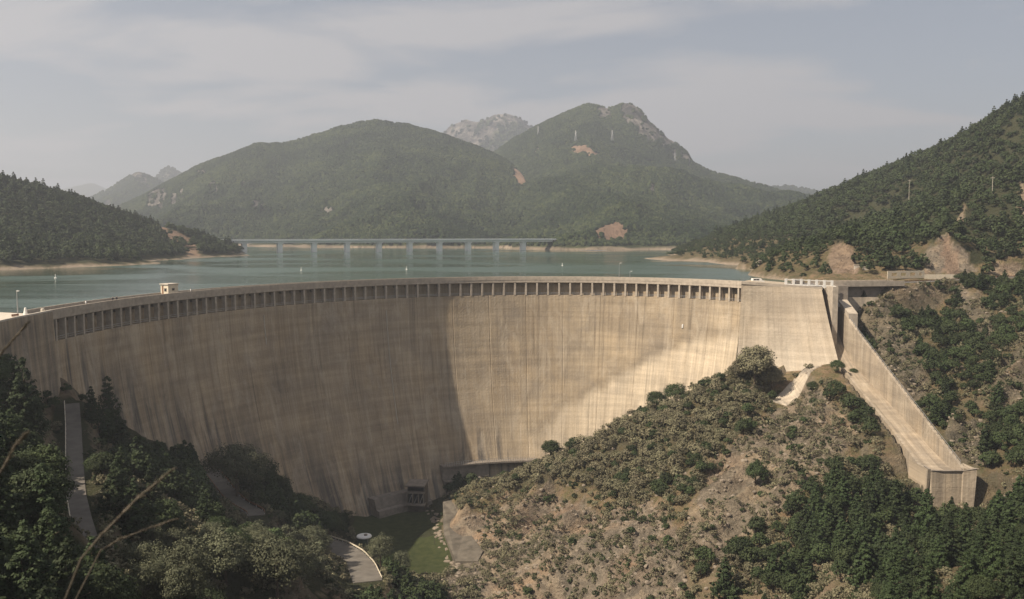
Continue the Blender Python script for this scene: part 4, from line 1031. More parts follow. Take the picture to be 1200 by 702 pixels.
# =============================================================== roads, guard rails
for nm, (L, wd) in ROADS.items():
    Lp = np.array(L, float); u = np.r_[0, np.cumsum(np.hypot(*np.diff(Lp[:, :2], axis=0).T))]; q = np.arange(0, u[-1], 1.5)
    x = np.interp(q, u, Lp[:, 0]); y = np.interp(q, u, Lp[:, 1]); z = np.interp(q, u, Lp[:, 2])
    ker = np.ones(5) / 5
    if len(q) > 8:
        pad = lambda a: np.convolve(np.pad(a, 2, mode='edge'), ker, 'valid'); x, y, z = pad(x), pad(y), pad(z)
    dx = np.gradient(x); dy = np.gradient(y); l = np.hypot(dx, dy); nx = -dy / l; ny = dx / l; h_ = wd / 2
    mb = MB().sweep([(a, b, c, d, e) for a, b, c, d, e in zip(x, y, z, nx, ny)], [(-h_, 0.05), (h_, 0.05), (h_ + .1, -.8), (-h_ - .1, -.8)])
    tag(mb.build('road', MAT['asphalt']), {'left': 'narrow grey service road on the left hillside', 'bend': 'service road bending below the left end of the dam', 'lower': 'lower service road curving toward the tank', 'upper': 'road leading off the dam crest on the right bank'}[nm], kind='structure')
    sides = {'left': (-1,), 'bend': (1, -1), 'lower': (1,), 'upper': (-1,)}[nm]
    for sd_ in sides:
        lab = {('left', -1): 'guard rail on the outer edge of the straight left service road', ('bend', 1): 'guard rail on the dam side of the bending service road', ('bend', -1): 'guard rail on the valley side of the bending service road',
               ('lower', 1): 'low pale barrier along the lower service road beside the tank', ('upper', -1): 'guard rail on the road leading off the right end of the crest'}[(nm, sd_)]
        ox = x + nx * h_ * sd_ * .96; oy = y + ny * h_ * sd_ * .96
        # the outer side is the one away from the hill
        g = thing('guard_rail', lab, 'guard rail', (float(ox[0]), float(oy[0]), float(z[0])))
        gr = MB().sweep([(a, b, c, d, e) for a, b, c, d, e in zip(ox, oy, z, nx, ny)], [(-.06, .5), (.06, .5), (.06, .85), (-.06, .85)])
        child(gr, 'rail', MAT['cream'] if nm in ('left', 'lower') else MAT['rust'], g)
        pme = MB().box(-.08, .08, -.08, .08, -.3, .8).mesh('post', MAT['steel'])
        for i in range(0, len(ox), 2):
            o = link('post', pme, g); o.location = (float(ox[i] - ox[0]), float(oy[i] - oy[0]), float(z[i] - z[0]))

# lawn
LW = np.array(LAWN_W); c0 = LW.mean(0); mb = MB(); vs = []
for r_ in (1.0, .85, .7, .5, .3, 0.1):
    for p in LW: q = c0 + (p - c0) * r_; vs.append((q[0], q[1], float(height(q[0], q[1])) + 0.14 if r_ < 1 else float(height(q[0], q[1])) - 0.1))
k = len(LW); mb.add(vs, [(r_ * k + i, r_ * k + (i + 1) % k, (r_ + 1) * k + (i + 1) % k, (r_ + 1) * k + i) for r_ in range(5) for i in range(k)] + [tuple(5 * k + i for i in range(k))])
tag(mb.build('grass', MAT['lawn'], None, True), 'mown green lawn on the valley floor at the foot of the dam', 'lawn', kind='stuff')

# =============================================================== poles, pylons, buoys, people
def lamp(px, y1, dist, hgt, lab, cat='lamp post', z=None):
    p = atd(px, y1, dist)
    t = thing('lamp_post', lab, cat, (float(p[0]), float(p[1]), float(p[2]) if z is None else z))
    MB().tube([(0, 0, 0), (0, 0, hgt)], [.11, .07], 6).build('pole', MAT['steel'], t)
    MB().tube([(0, 0, hgt), (.5, -.1, hgt + .15), (1.1, -.2, hgt + .15)], .05, 5).build('arm', MAT['steel'], t)
    MB().box(.8, 1.5, -.35, -.05, hgt + .02, hgt + .2).build('lamp_head', MAT['white'], t)
for px, hg, lb_ in ((52, 4.6, 'thin lamp post on the crest near the left end of the dam'), (722, 5.5, 'tall lamp post on the crest above the middle of the sunlit half'), (734, 2.2, 'short post on the crest next to the taller lamp post')):
    s = s_of_px(max(px, 61)) if px > 60 else 0; x, y, z, nx, ny = frame_at(s)
    if px <= 60: x, y = [float(v) for v in atz(52, 365, 0)[:2]]; nx, ny = enx, eny
    t = thing('lamp_post', lb_, 'lamp post', (x - nx * 5.9, y - ny * 5.9, -1.0))
    MB().tube([(0, 0, 0), (0, 0, hg + 1)], [.13, .08], 6).build('pole', MAT['steel'], t)
    MB().tube([(0, 0, hg + 1), (.5, -.4, hg + 1.1)], .06, 5).build('arm', MAT['steel'], t)
    MB().box(.3, .8, -.75, -.3, hg + 1.0, hg + 1.2).build('lamp_head', MAT['white'], t)
p = ground_hit(208, 632, 60); 
if p is None: p = atd(208, 632, 150)
lp = atd(208, 608, float(p[1]))
t = thing('road_mirror_post', 'dark short post with a bracket standing among the trees on the left slope', 'post', (float(lp[0]), float(lp[1]), float(p[2])))
hh_ = float(lp[2] - p[2]) + .5
MB().tube([(0, 0, -.5), (0, 0, hh_)], .09, 6).build('pole', MAT['rust'], t)
MB().box(-.1, .5, -.06, .06, hh_ - .1, hh_ + .05).build('bracket', MAT['steel'], t)
for px, py, lb_ in ((65, 326, 'white marker buoy near the shaded left shore of the lake'), (353, 317, 'white marker buoy on the open water in front of the second viaduct pier'), (476.5, 316, 'tall white marker buoy on the dark band of water left of centre'), (659, 311.5, 'white marker buoy on the water right of the last viaduct pier')):
    p = atz(px, py, WATER)
    t = thing('marker_buoy', lb_, 'buoy', (float(p[0]), float(p[1]), WATER), 0, 'marker buoys on the lake')
    MB().lathe([(0.01, -.3), (.5, -.15), (.6, .1), (.5, .3), (.2, .4)], 12).build('float', MAT['white'], t)
    MB().tube([(0, 0, .3), (0, 0, 1.5)], [.18, .12], 6).build('mast', MAT['white'], t)
    MB().lathe([(.01, 1.4), (.25, 1.55), (.01, 1.9)], 6).build('top_mark', MAT['white'], t)
def mound_hit(G, px, py):
    X_, Y_, Z_ = G[..., 0], G[..., 1], G[..., 2]; q, r_ = proj(X_, Y_, Z_)
    d = (q - px) ** 2 + (r_ - py) ** 2; i = np.unravel_index(np.argmin(d), d.shape); return float(X_[i]), float(Y_[i]), float(Z_[i])
def pylon(x, y, z, H_, lab, cat='pylon', name='pylon'):
    t = thing(name, lab, cat, (x, y, z), 0.4, 'power pylons on the mountain')
    b = H_ * .11; m_ = MB(); c = MB()
    for sx in (-1, 1):
        for sy in (-1, 1): MB().tube([(sx * b, sy * b, -2), (sx * b * .35, sy * b * .35, H_ * .6), (sx * .3, sy * .3, H_)], H_ * .012 + .1, 4).build('leg', MAT['steel'], t)
    for k in range(7):
        z0 = H_ * k / 7; z1 = H_ * (k + 1) / 7; w0 = b * (1 - .8 * k / 7); w1 = b * (1 - .8 * (k + 1) / 7)
        for s_ in (-1, 1): c.tube([(-w0, s_ * w0, z0), (w1, s_ * w1, z1)], .14, 3); c.tube([(s_ * w0, -w0, z0), (s_ * w1, w1, z1)], .14, 3)
    c.build('bracing', MAT['steel'], t)
    for zz_, hw in ((.68, .2), (.82, .26), (.94, .18)): MB().tube([(-H_ * hw, 0, H_ * zz_), (0, 0, H_ * (zz_ + .015)), (H_ * hw, 0, H_ * zz_)], .22, 4).build('cross_arm', MAT['steel'], t)
for px, py, H_, lb_ in ((630.5, 158, 24, 'lattice pylon highest on the left shoulder of the summit mountain'), (675, 166, 30, 'lattice pylon above the bare orange scar on the mountain'), (717.5, 167, 30, 'lattice pylon on the mountainside right of the orange scar'), (791, 190, 24, 'small lattice pylon below the rocky summit flank')):
    x, y, z = mound_hit(MTN[1][0], px, py); pylon(x, y, z, H_, lb_)
for px, py, hg, lb_ in ((1065, 236, 14, 'tall thin pole standing on the right hillside forest'), (1162.5, 232, 14, 'thin wooden pole high in the forest near the right edge')):
    p = ground_hit(px, py, 350, 1100)
    if p is not None:
        t = thing('power_pole', lb_, 'pole', (float(p[0]), float(p[1]), float(p[2])), 0, 'power poles on the right hillside')
        k = p[1] / 600
        MB().tube([(0, 0, -1), (0, 0, hg * k)], [.15, .09], 6).build('pole', MAT['conc_pale'], t)
        MB().box(-1.1, 1.1, -.1, .1, hg * k - .9, hg * k - .65).build('cross_arm', MAT['conc_pale'], t)
def person(x, y, z, rz, shirt, lab, stride=0.25):
    t = thing('person', lab, 'person', (x, y, z), rz)
    J = {'pelvis': (0, 0, .95), 'chest': (0, .01, 1.3), 'neck': (0, .0, 1.5), 'head': (0, -.01, 1.62), 'top': (0, 0, 1.73),
         'hl': (.1, 0, .9), 'kl': (.11, -.1 - stride * .3, .5), 'al': (.11, -stride * .6, .08), 'tl': (.12, -stride * .6 - .17, .04),
         'hr': (-.1, 0, .9), 'kr': (-.11, .02, .5), 'ar': (-.11, stride, .1), 'tr': (-.12, stride - .16, .04),
         'sl': (.19, .01, 1.42), 'el': (.25, .06, 1.14), 'wl': (.26, -.06, .9), 'sr': (-.19, .01, 1.42), 'er': (-.25, .0, 1.14), 'wr': (-.26, -.14, .92)}
    R_ = dict(pelvis=.15, chest=.16, neck=.06, head=.1, top=.07, hl=.1, kl=.065, al=.045, tl=.03, hr=.1, kr=.065, ar=.045, tr=.03, sl=.07, el=.045, wl=.035, sr=.07, er=.045, wr=.035)
    E_ = [('pelvis', 'chest'), ('chest', 'neck'), ('neck', 'head'), ('head', 'top'), ('pelvis', 'hl'), ('hl', 'kl'), ('kl', 'al'), ('al', 'tl'), ('pelvis', 'hr'), ('hr', 'kr'), ('kr', 'ar'), ('ar', 'tr'),
          ('chest', 'sl'), ('sl', 'el'), ('el', 'wl'), ('chest', 'sr'), ('sr', 'er'), ('er', 'wr')]
    ks = list(J); me = bpy.data.meshes.new('body'); me.from_pydata([J[k] for k in ks], [(ks.index(a), ks.index(b)) for a, b in E_], []); me.materials.append(MAT['cloth_dark']); me.update()
    o = link('body', me, t); md = o.modifiers.new('skin', 'SKIN'); 
    for i, k in enumerate(ks): me.skin_vertices[0].data[i].radius = (R_[k], R_[k] * .8)
    me.skin_vertices[0].data[0].use_root = True
    o.modifiers.new('sub', 'SUBSURF').levels = 1
    MB().lathe([(.15, .92), (.185, 1.1), (.205, 1.3), (.17, 1.45), (.07, 1.52)], 10).build('shirt', MAT[shirt], t, True)
    MB().lathe([(.06, 1.5), (.09, 1.55), (.105, 1.64), (.09, 1.7)], 10).build('face', MAT['skin'], t, True)
    MB().lathe([(.11, 1.66), (.11, 1.71), (.08, 1.77), (.01, 1.79)], 10, (0, .02, 0)).build('hair', MAT['cloth_dark'], t, True)
for px, sh, lb_ in ((107, 'cloth_white', 'person in a white shirt walking on the dam crest near its left end'), (138, 'cloth_dark', 'person in dark clothes walking on the crest, left of the dark pair'), (142.5, 'cloth_dark', 'person in dark clothes walking on the crest, right of the dark pair'), (218, 'cloth_white', 'person in a pale shirt standing on the crest right of the hut')):
    s = s_of_px(px) + (4 if px == 218 else 0); x, y, z, nx, ny = frame_at(s)
    person(x - nx * 1.4, y - ny * 1.4, -.985, math.atan2(ny, nx) + .3, sh, lb_)
p = atz(36, 366.5, 0)
t = thing('stone_marker', 'white conical bollard on the sunlit platform at the left end of the dam', 'bollard', (float(p[0]) - 2.0, float(p[1]) + 1.5, -.95))
MB().lathe([(.5, 0), (.45, .5), (.2, 1.9), (.01, 2.0)], 12).build('cone', MAT['white'], t)
MB().lathe([(.7, 0), (.7, .15), (.01, .16)], 12).build('base', MAT['conc_pale'], t)
p = atz(53, 364, 0)
t = thing('bollard', 'short pale bollard where the platform meets the dam crest', 'bollard', (float(p[0]) - .9, float(p[1]) + .6, -.95))
MB().lathe([(.42, 0), (.42, 1.2), (.3, 1.4), (.01, 1.45)], 12).build('shaft', MAT['conc_pale'], t)
MB().lathe([(.6, 0), (.6, .12), (.01, .13)], 12).build('base', MAT['conc'], t)
p = atz(26.5, 368.5, 0)
t = thing('bench', 'dark bench on the sunlit platform left of the white bollard', 'bench', (float(p[0]) - 2.0, float(p[1]) + 1, -.95), math.radians(75))
MB().box(-1, 1, -.25, .25, .42, .5).build('seat', MAT['rust'], t)
MB().box(-1, 1, .2, .28, .55, .95).build('backrest', MAT['rust'], t)
for x in (-.8, .7): MB().box(x, x + .1, -.22, .28, 0, .42).build('leg', MAT['steel'], t)
# small service vehicle parked on the block's deck
def van(x, y, z, rz, lab, mat):
    t = thing('parked_van', lab, 'van', (x, y, z), rz)
    prof = [(-2.3, .35), (2.3, .35), (2.35, .95), (1.55, 1.15), (1.0, 1.85), (-2.2, 1.9), (-2.3, 1.2)]
    V = [(a, -.85, b) for a, b in prof] + [(a, .85, b) for a, b in prof]; n = len(prof)
    MB().add(V, [tuple(range(n))[::-1] if False else tuple(range(n)), tuple(range(2 * n - 1, n - 1, -1))] + [(i, n + i, n + (i + 1) % n, (i + 1) % n) for i in range(n)]).build('body', mat, t)
    for a, b in ((-1.9, -.9), (-.8, .2)):
        for s_ in (-1, 1): MB().box(a, b, min(s_ * .84, s_ * .87), max(s_ * .84, s_ * .87), 1.2, 1.7).build('window', MAT['dark'], t)
    for x_ in (-1.5, 1.5):
        for s_ in (-1, 1): MB().tube([(x_, s_ * .65, .34), (x_, s_ * .9, .34)], .34, 12).build('wheel', MAT['dark'], t)
q = atd(888, 330, 331)
van(float(q[0]), 331.0, -0.98, 0.1, 'white van parked on the deck behind the thrust block', MAT['white'])
q = atd(936, 330, 329)
van(float(q[0]), 330.0, -1.1, 0.1, 'dark grey van parked behind the white panel railing', MAT['conc_dark'])
# dry stalks close to the lens, on the viewpoint's own bank
for pts, rad, lb_ in (([(95, 655, 3.0), (118, 628, 3.0), (160, 585, 3.05), (205, 548, 3.1)], (.0035, .004, .010, .006), 'long feathery dry grass stalk reaching across the left slope, close to the lens'),
                      ([(118, 645, 3.6), (140, 632, 3.6), (175, 619, 3.65), (207, 608, 3.7)], (.003, .0045, .0065, .003), 'thinner dry grass stalk below the long one, close to the lens'),
                      ([(-14, 440, 3.4), (3, 412, 3.4), (18, 395, 3.4), (33, 378, 3.4)], (.003, .005, .006, .003), 'short dry grass stalk crossing the left end of the dam, close to the lens'),
                      ([(-8, 566, 3.0), (6, 545, 3.0), (18, 522, 3.0), (31, 508, 3.0)], (.004, .007, .009, .005), 'blurred dark grass stalk at the left edge, close to the lens')):
    P = [atd(a, b, c) for a, b, c in pts]
    base = P[0]; root = base - (P[1] - P[0]) * 3.0 + np.array([-.1, .0, -.5])
    t = thing('grass_stalk', lb_, 'grass stalk', tuple(float(v) for v in root))
    A = [Vector(root), Vector(root) * .4 + Vector(base) * .6] + [Vector(p) for p in P]
    child(MB().tube(A, [.003, .003] + [rad[0]] * 2 + [rad[0] * .9, .002], 5), 'stem', MAT['straw'], t)
    hd_ = MB(); rnd = random.Random(3)
    for i in range(150):
        u = rnd.random(); k = min(int(u * 3), 2); f = u * 3 - k
        a = Vector(P[k]).lerp(Vector(P[k + 1]), f); rr_ = rad[k] * (1 - f) + rad[k + 1] * f
        d = (Vector(P[k + 1]) - Vector(P[k])).normalized() * .02 + Vector((rnd.uniform(-1, 1), rnd.uniform(-1, 1), rnd.uniform(-1, 1))) * rr_ * 1.4
        hd_.tube([a, a + d], [.0016, .0006], 3, False)
    child(hd_, 'seed_head', MAT['straw'], t)

# =============================================================== vegetation: crown and trunk shapes
def leaf_cloud(centres, cr, per, size, rng, flat=0.0, outward=None, spread=1.0):
    """many small leaf sprays round each clump centre -> verts, faces, tint"""
    n = len(centres); C = np.repeat(np.asarray(centres, float), per, 0); R_ = np.repeat(np.asarray(cr, float) * np.ones(n), per)
    d = rng.normal(size=C.shape); d /= np.linalg.norm(d, axis=1)[:, None]
    rad = rng.random(len(C)) ** 0.45 * R_ * spread
    P = C + d * rad[:, None] * np.array([1, 1, 1 - flat])
    nrm = d * 0.9 + rng.normal(size=C.shape) * 0.45 + np.array([0, 0, 0.35])
    if outward is not None:
        o = P - outward; o /= np.linalg.norm(o, axis=1)[:, None] + 1e-6; nrm += o * 0.7
    nrm /= np.linalg.norm(nrm, axis=1)[:, None]
    t = np.cross(nrm, rng.normal(size=C.shape)); t /= np.linalg.norm(t, axis=1)[:, None]; b = np.cross(nrm, t)
    s = size * (0.6 + 0.8 * rng.random(len(C)))[:, None]; a = 0.55 + 0.3 * rng.random(len(C))[:, None]
    V = np.stack([P - t * s, P - b * s * a, P + t * s, P + b * s * a], 1).reshape(-1, 3)
    Fc = np.arange(len(V)).reshape(-1, 4)
    tint = np.clip(np.repeat(rng.random(n), per) * 0.55 + rng.random(len(C)) * 0.45, 0, 1)
    return V, Fc, np.repeat(tint, 4)
def crown_broad(h, w_, rng, nc, per, size, base=0.22):
    c0 = np.array([0, 0, h * (base + (1 - base) / 2)]); ax = np.array([w_ / 2, w_ / 2, h * (1 - base) / 2])
    lob = rng.normal(size=(5, 3)); lob /= np.linalg.norm(lob, axis=1)[:, None]
    d = rng.normal(size=(nc, 3)); d[:, 2] = np.abs(d[:, 2]) * 1.0 - 0.35; d /= np.linalg.norm(d, axis=1)[:, None]
    g = 0.72 + 0.35 * np.max(np.maximum(d @ lob.T, 0) ** 3, axis=1)
    r = g * (0.55 + 0.45 * rng.random(nc) ** 0.5)
    P = c0 + d * ax * r[:, None]
    V, Fc, T = leaf_cloud(P, w_ * (0.09 + 0.07 * rng.random(nc)), per, size, rng, 0.2, c0)
    hh = (V[:, 2] - V[:, 2].min()) / np.ptp(V[:, 2]); return V, Fc, T
def crown_pine(h, w_, rng, nl, per, size, base=0.18):
    P = []; R_ = []
    for i in range(nl):
        f = i / (nl - 1); z = h * (base + (0.97 - base) * f); rr_ = w_ / 2 * ((1 - f) ** 0.75 * 0.95 + 0.07) * (0.75 + 0.4 * rng.random())
        nb = max(2, int(7 * (1 - f) + 2)); a0 = rng.random() * 6.28
        for k in range(nb):
            a = a0 + 6.283 * k / nb + rng.normal() * 0.25; L = rr_ * (0.75 + 0.4 * rng.random())
            for q in (0.45, 0.95) if L > 0.8 else (0.8,):
                P.append((math.cos(a) * L * q, math.sin(a) * L * q, z - L * 0.18 * q + rng.normal() * 0.12)); R_.append(w_ * 0.085 * (1.15 - 0.5 * f) + 0.08)
    P.append((0, 0, h * 0.99)); R_.append(0.16)
    return leaf_cloud(np.array(P), np.array(R_), per, size, rng, 0.45, np.array([0, 0, h * 0.35]))
def trunk_mb(h, r, rng, limbs=4, lean=0.3, top=0.8):
    m_ = MB(); lx, ly = rng.normal() * lean, rng.normal() * lean
    pt = lambda f: (lx * f * f, ly * f * f, h * f)
    m_.tube([(0, 0, -0.6), pt(0.02), pt(.3), pt(.6), pt(top)], [r * 1.35, r, r * .8, r * .5, r * .15], 6)
    for i in range(limbs):
        f = .25 + .5 * i / max(1, limbs); a = rng.random() * 6.28; p = Vector(pt(f)); L = h * .28 * (1 - f * .5)
        m_.tube([p, p + Vector((math.cos(a) * L * .5, math.sin(a) * L * .5, L * .35)), p + Vector((math.cos(a) * L, math.sin(a) * L, L * .6))], [r * .45, r * .3, r * .08], 5)
    return m_
def crown_mesh(name, vft, mat):
    V, Fc, T = vft; me = npmesh(name, V, Fc, mat); fattr(me, 'tint', T); return me
KINDS = {
 'pine':  dict(h=8.5, w=5.2, mat='leaf_pine'),
 'oak':   dict(h=5.5, w=5.4, mat='leaf_oak'),
 'olive': dict(h=6.0, w=5.6, mat='leaf_pale'),
 'ash':   dict(h=6.0, w=5.2, mat='leaf_dry'),
 'dry':   dict(h=3.4, w=3.8, mat='leaf_dry'),
 'shrub': dict(h=2.2, w=2.8, mat='leaf_oak'),
}
HI = {}; LO = {}
for kname, K in KINDS.items():
    HI[kname] = []; LO[kname] = []
    for v in range(5):
        rg = np.random.default_rng(100 + v + 17 * len(kname)); h, wd = K['h'] * (0.92 + .04 * v), K['w'] * (0.9 + .05 * v)
        if kname == 'pine':
            hi = crown_pine(h, wd, rg, 15, 20, .26); lo = crown_pine(h, wd, rg, 8, 7, .52)
        elif kname in ('dry', 'shrub'):
            hi = crown_broad(h, wd, rg, 42, 15, .17, 0.02); lo = crown_broad(h, wd, rg, 16, 9, .30, 0.02)
        else:
            hi = crown_broad(h, wd, rg, 85, 17, .24 if kname == 'oak' else .19, .10); lo = crown_broad(h, wd, rg, 26, 10, .48, .06)
        HI[kname].append((crown_mesh('crown', hi, MAT[K['mat']]), trunk_mb(h, .16 if h > 4 else .05, rg).mesh('trunk', MAT['bark'])))
        LO[kname].append(crown_mesh('crown_' + kname, lo, MAT[K['mat']]))
NEAR = {}
for kname in ('pine', 'oak', 'olive', 'ash'):
    NEAR[kname] = []; K = KINDS[kname]
    for v in range(5):
        rg = np.random.default_rng(100 + v + 17 * len(kname)); h, wd = K['h'] * (0.92 + .04 * v), K['w'] * (0.9 + .05 * v)
        hi = crown_pine(h, wd, rg, 19, 42, .13) if kname == 'pine' else crown_broad(h, wd, rg, 150, 46, .115 if kname in ('oak', 'ash') else .095, .08)
        NEAR[kname].append(crown_mesh('crown', hi, MAT[K['mat']]))
# far canopy lumps
def far_lump(seed, mat):
    import bmesh
    b = bmesh.new(); bmesh.ops.create_icosphere(b, subdivisions=2, radius=1.0); rg = np.random.default_rng(seed)
    for v_ in b.verts:
        q = v_.co; k_ = 0.78 + 0.45 * rg.random(); v_.co = Vector((q.x * k_, q.y * k_, max(q.z, -0.35) * k_ * 1.15 + .2))
    me = bpy.data.meshes.new('canopy'); b.to_mesh(me); b.free(); me.materials.append(mat); fattr(me, 'tint', rg.random(len(me.vertices))); return me
FAR = [far_lump(i, MAT['leaf_far']) for i in range(4)]

def scatter(name, label, P, sc, rz, idx, meshes, kind='stuff'):
    """one stuff object: its points carry the plants' size, turn and kind"""
    P = np.asarray(P, np.float32)
    if len(P) == 0: return
    me = bpy.data.meshes.new(name); me.vertices.add(len(P)); me.vertices.foreach_set('co', P.ravel())
    fattr(me, 'sc', sc); fattr(me, 'rz', rz)
    a = me.attributes.new('idx', 'INT', 'POINT'); a.data.foreach_set('value', np.asarray(idx, np.int32))
    o = link(name, me); tag(o, label, kind=kind)
    co = bpy.data.collections.new(name + '_kinds')
    for i, m_ in enumerate(meshes):
        q = bpy.data.objects.new('kind_%02d_%s_%s' % (i, m_.name.split('.')[0], name), m_); co.objects.link(q)
    ng = bpy.data.node_groups.new(name + '_scatter', 'GeometryNodeTree')
    ng.interface.new_socket('Geometry', in_out='INPUT', socket_type='NodeSocketGeometry'); ng.interface.new_socket('Geometry', in_out='OUTPUT', socket_type='NodeSocketGeometry')
    gi = ng.nodes.new('NodeGroupInput'); go = ng.nodes.new('NodeGroupOutput')
    ip_ = ng.nodes.new('GeometryNodeInstanceOnPoints'); ci = ng.nodes.new('GeometryNodeCollectionInfo'); ci.inputs[0].default_value = co
    ci.inputs['Separate Children'].default_value = True; ci.inputs['Reset Children'].default_value = True
    def na(nm, ty):
        n = ng.nodes.new('GeometryNodeInputNamedAttribute'); n.data_type = ty; n.inputs[0].default_value = nm; return n.outputs[0]
    cx = ng.nodes.new('ShaderNodeCombineXYZ'); L = ng.links.new
    L(na('rz', 'FLOAT'), cx.inputs[2]); L(gi.outputs[0], ip_.inputs['Points']); L(ci.outputs[0], ip_.inputs['Instance'])
    ip_.inputs['Pick Instance'].default_value = True; L(na('idx', 'INT'), ip_.inputs['Instance Index'])
    L(cx.outputs[0], ip_.inputs['Rotation']); L(na('sc', 'FLOAT'), ip_.inputs['Scale']); L(ip_.outputs[0], go.inputs[0])
    md = o.modifiers.new('scatter', 'NODES'); md.node_group = ng
    return o

# ground height looked up from the finished sheet
def gridh(x, y):
    x = np.asarray(x, float); y = np.asarray(y, float)
    j = np.clip(np.interp(y, ys, np.arange(len(ys))), 0, len(ys) - 1.001); u = x / (70 + 0.80 * np.maximum(y, 0))
    i = np.clip((u + 1) / 2 * (len(us) - 1), 0, len(us) - 1.001)
    j0 = j.astype(int); i0 = i.astype(int); fj = j - j0; fi = i - i0
    return (Z[j0, i0] * (1 - fi) + Z[j0, i0 + 1] * fi) * (1 - fj) + (Z[j0 + 1, i0] * (1 - fi) + Z[j0 + 1, i0 + 1] * fi) * fj
def lookup(A_, x, y):
    j = np.clip(np.rint(np.interp(y, ys, np.arange(len(ys)))).astype(int), 0, len(ys) - 1); u = x / (70 + 0.80 * np.maximum(y, 0))
    i = np.clip(np.rint((u + 1) / 2 * (len(us) - 1)).astype(int), 0, len(us) - 1); return A_[j, i]
def seen(x, y, z, slack):
    ok = np.ones(len(x), bool)
    for f in np.linspace(0.25, 0.975, 44):
        zz_ = CZ + (z - CZ) * f; ok &= gridh(x * f, y * f) < zz_ + slack
    return ok
TREELINE = np.array([(-60,395),(0,410),(30,425),(60,452),(84,444),(100,446),(115,458),(150,500),(172,512),(200,521),(225,516),(240,520),(262,516),(280,516),(300,530),(320,552),(340,578),(360,588),(400,600),(425,606),(450,608),(500,606),
  (520,596),(545,566),(600,550),(640,531),(660,519),(700,497),(740,479),(770,464),(800,449),(850,432),(868,412),(885,404),(898,412),(908,430),(918,452),(930,456),(950,442),(985,428),(1000,432)], float)
KEEP = [([(77,468),(97,476),(98,560),(104,600),(110,632),(98,634),(90,606),(78,560)],190), ([(234,544),(250,544),(264,566),(256,572),(238,560)],262), ([(258,586),(306,586),(311,600),(290,612),(262,608)],236),
 ([(396,636),(420,640),(442,664),(441,690),(392,690)],236), ([(413,620),(440,620),(441,654),(414,654)],266),
 ([(408,612),(424,600),(450,594),(500,594),(520,604),(532,640),(530,664),(512,676),(486,676),(470,664),(456,640),(440,634),(410,634)],300),
 ([(474,560),(502,560),(502,592),(474,592)],330), ([(500,552),(560,550),(545,575),(500,590)],330), ([(505,585),(530,585),(568,650),(560,668),(528,665),(505,600)],300),
 ([(905,470),(925,452),(962,430),(982,436),(950,452),(930,470),(908,492)],300)]
CHUTE = [(962,345),(1000,345),(1138,556),(1156,562),(1154,596),(1132,596),(1104,572),(1072,549),(1012,466),(983,434)]
DRY = [(545,572),(600,552),(640,534),(700,502),(760,470),(820,446),(880,410),(910,462),(870,505),(820,545),(780,570),(740,590),(700,575),(660,560),(610,575)]
RAVINE = [(715,600),(760,575),(800,560),(850,500),(905,440),(925,480),(870,540),(815,590),(770,630),(730,630)]
OAKS = [[(820,690),(822,620),(860,590),(895,560),(925,500),(950,440),(1000,440),(1025,480),(1020,520),(985,560),(955,600),(945,690)], [(985,560),(1030,500),(1060,540),(1075,580),(1040,640),(985,640)], [(965,425),(1000,425),(1010,450),(970,450)]]
def reject_view(x, y, z, h, wd):
    """trees that would hide something the photograph shows clear: True = not there"""
    bad = np.zeros(len(x), bool)
    px, pb = proj(x, y, z); _, pt = proj(x, y, z + h); hw = wd / 2 / y * F * 0.8
    for poly, ym in KEEP:
        for a, b in ((0, .5), (-.8, .45), (.8, .45), (0, .92), (0, .05), (-.5, .8), (.5, .8)):
            bad |= inpoly(px + a * hw, pb + (pt - pb) * b, poly) & (y < ym)
    for a, b in ((0, .5), (-.8, .45), (.8, .45), (0, .9), (.6, .75)):
        bad |= inpoly(px + a * hw, pb + (pt - pb) * b, CHUTE) & (x < 121) & (y < 336)
    tl = np.minimum(np.interp(px, TREELINE[:, 0], TREELINE[:, 1]), np.minimum(np.interp(px - hw * .5, TREELINE[:, 0], TREELINE[:, 1]), np.interp(px + hw * .5, TREELINE[:, 0], TREELINE[:, 1])) + 6)
    bad |= (pt < tl - 1) & (px < 985) & (y < 335)
    bad |= (px > 960) & (px < 1052) & (pt < 352) & (pb > 330) & (y < 332)
    bad |= (px > 1030) & (px < 1105) & (pt < 327) & (y < 352) & (pb > 318)
    return bad
# ---------------- candidates on the near slopes
st = 3.0
gx_, gy_ = np.meshgrid(np.arange(-230, 270, st), np.arange(34, 402, st)); cx_ = gx_.ravel() + RNG.uniform(-1.5, 1.5, gx_.size); cy_ = gy_.ravel() + RNG.uniform(-1.5, 1.5, gx_.size)
cz_ = gridh(cx_, cy_); qx, qy = proj(cx_, cy_, cz_)
dnm = inpoly(cx_, cy_, SPL_poly); sdist, _ = segdist(cx_, cy_, SPL)
rock_ = lookup(ROCKA, cx_, cy_); slp = lookup(slope, cx_, cy_)
ok = (qx > -140) & (qx < 1340) & (qy < 900) & dnm
dam_clear = np.where((cx_ > -118) & (cx_ < 108), np.where(cx_ < -20, np.clip(6 + (-cz_) * 0.13, 6, 16), np.clip(12 + (-cz_) * 0.17, 12, 30)), 3.0)
ok &= (sdist > np.minimum(dam_clear, 26))
for nm, (L, wd) in ROADS.items():
    q, _ = segdist(cx_, cy_, L); ok &= q > wd / 2 + 1.6
ok &= ~((cx_ > 106) & (cx_ < 124.5) & (cy_ > 220) & (cy_ < 340))
ok &= ~inpoly(cx_, cy_, LAWN_W)
on_spur = inpoly(qx, qy, SPUR) & (cy_ > 170) & (cy_ < 325)
in_dry = inpoly(qx, qy, DRY) & on_spur; in_rav = inpoly(qx, qy, RAVINE) & on_spur
in_oak = np.zeros(len(cx_), bool)
for p_ in OAKS: in_oak |= inpoly(qx, qy, p_) & (cy_ < 325)
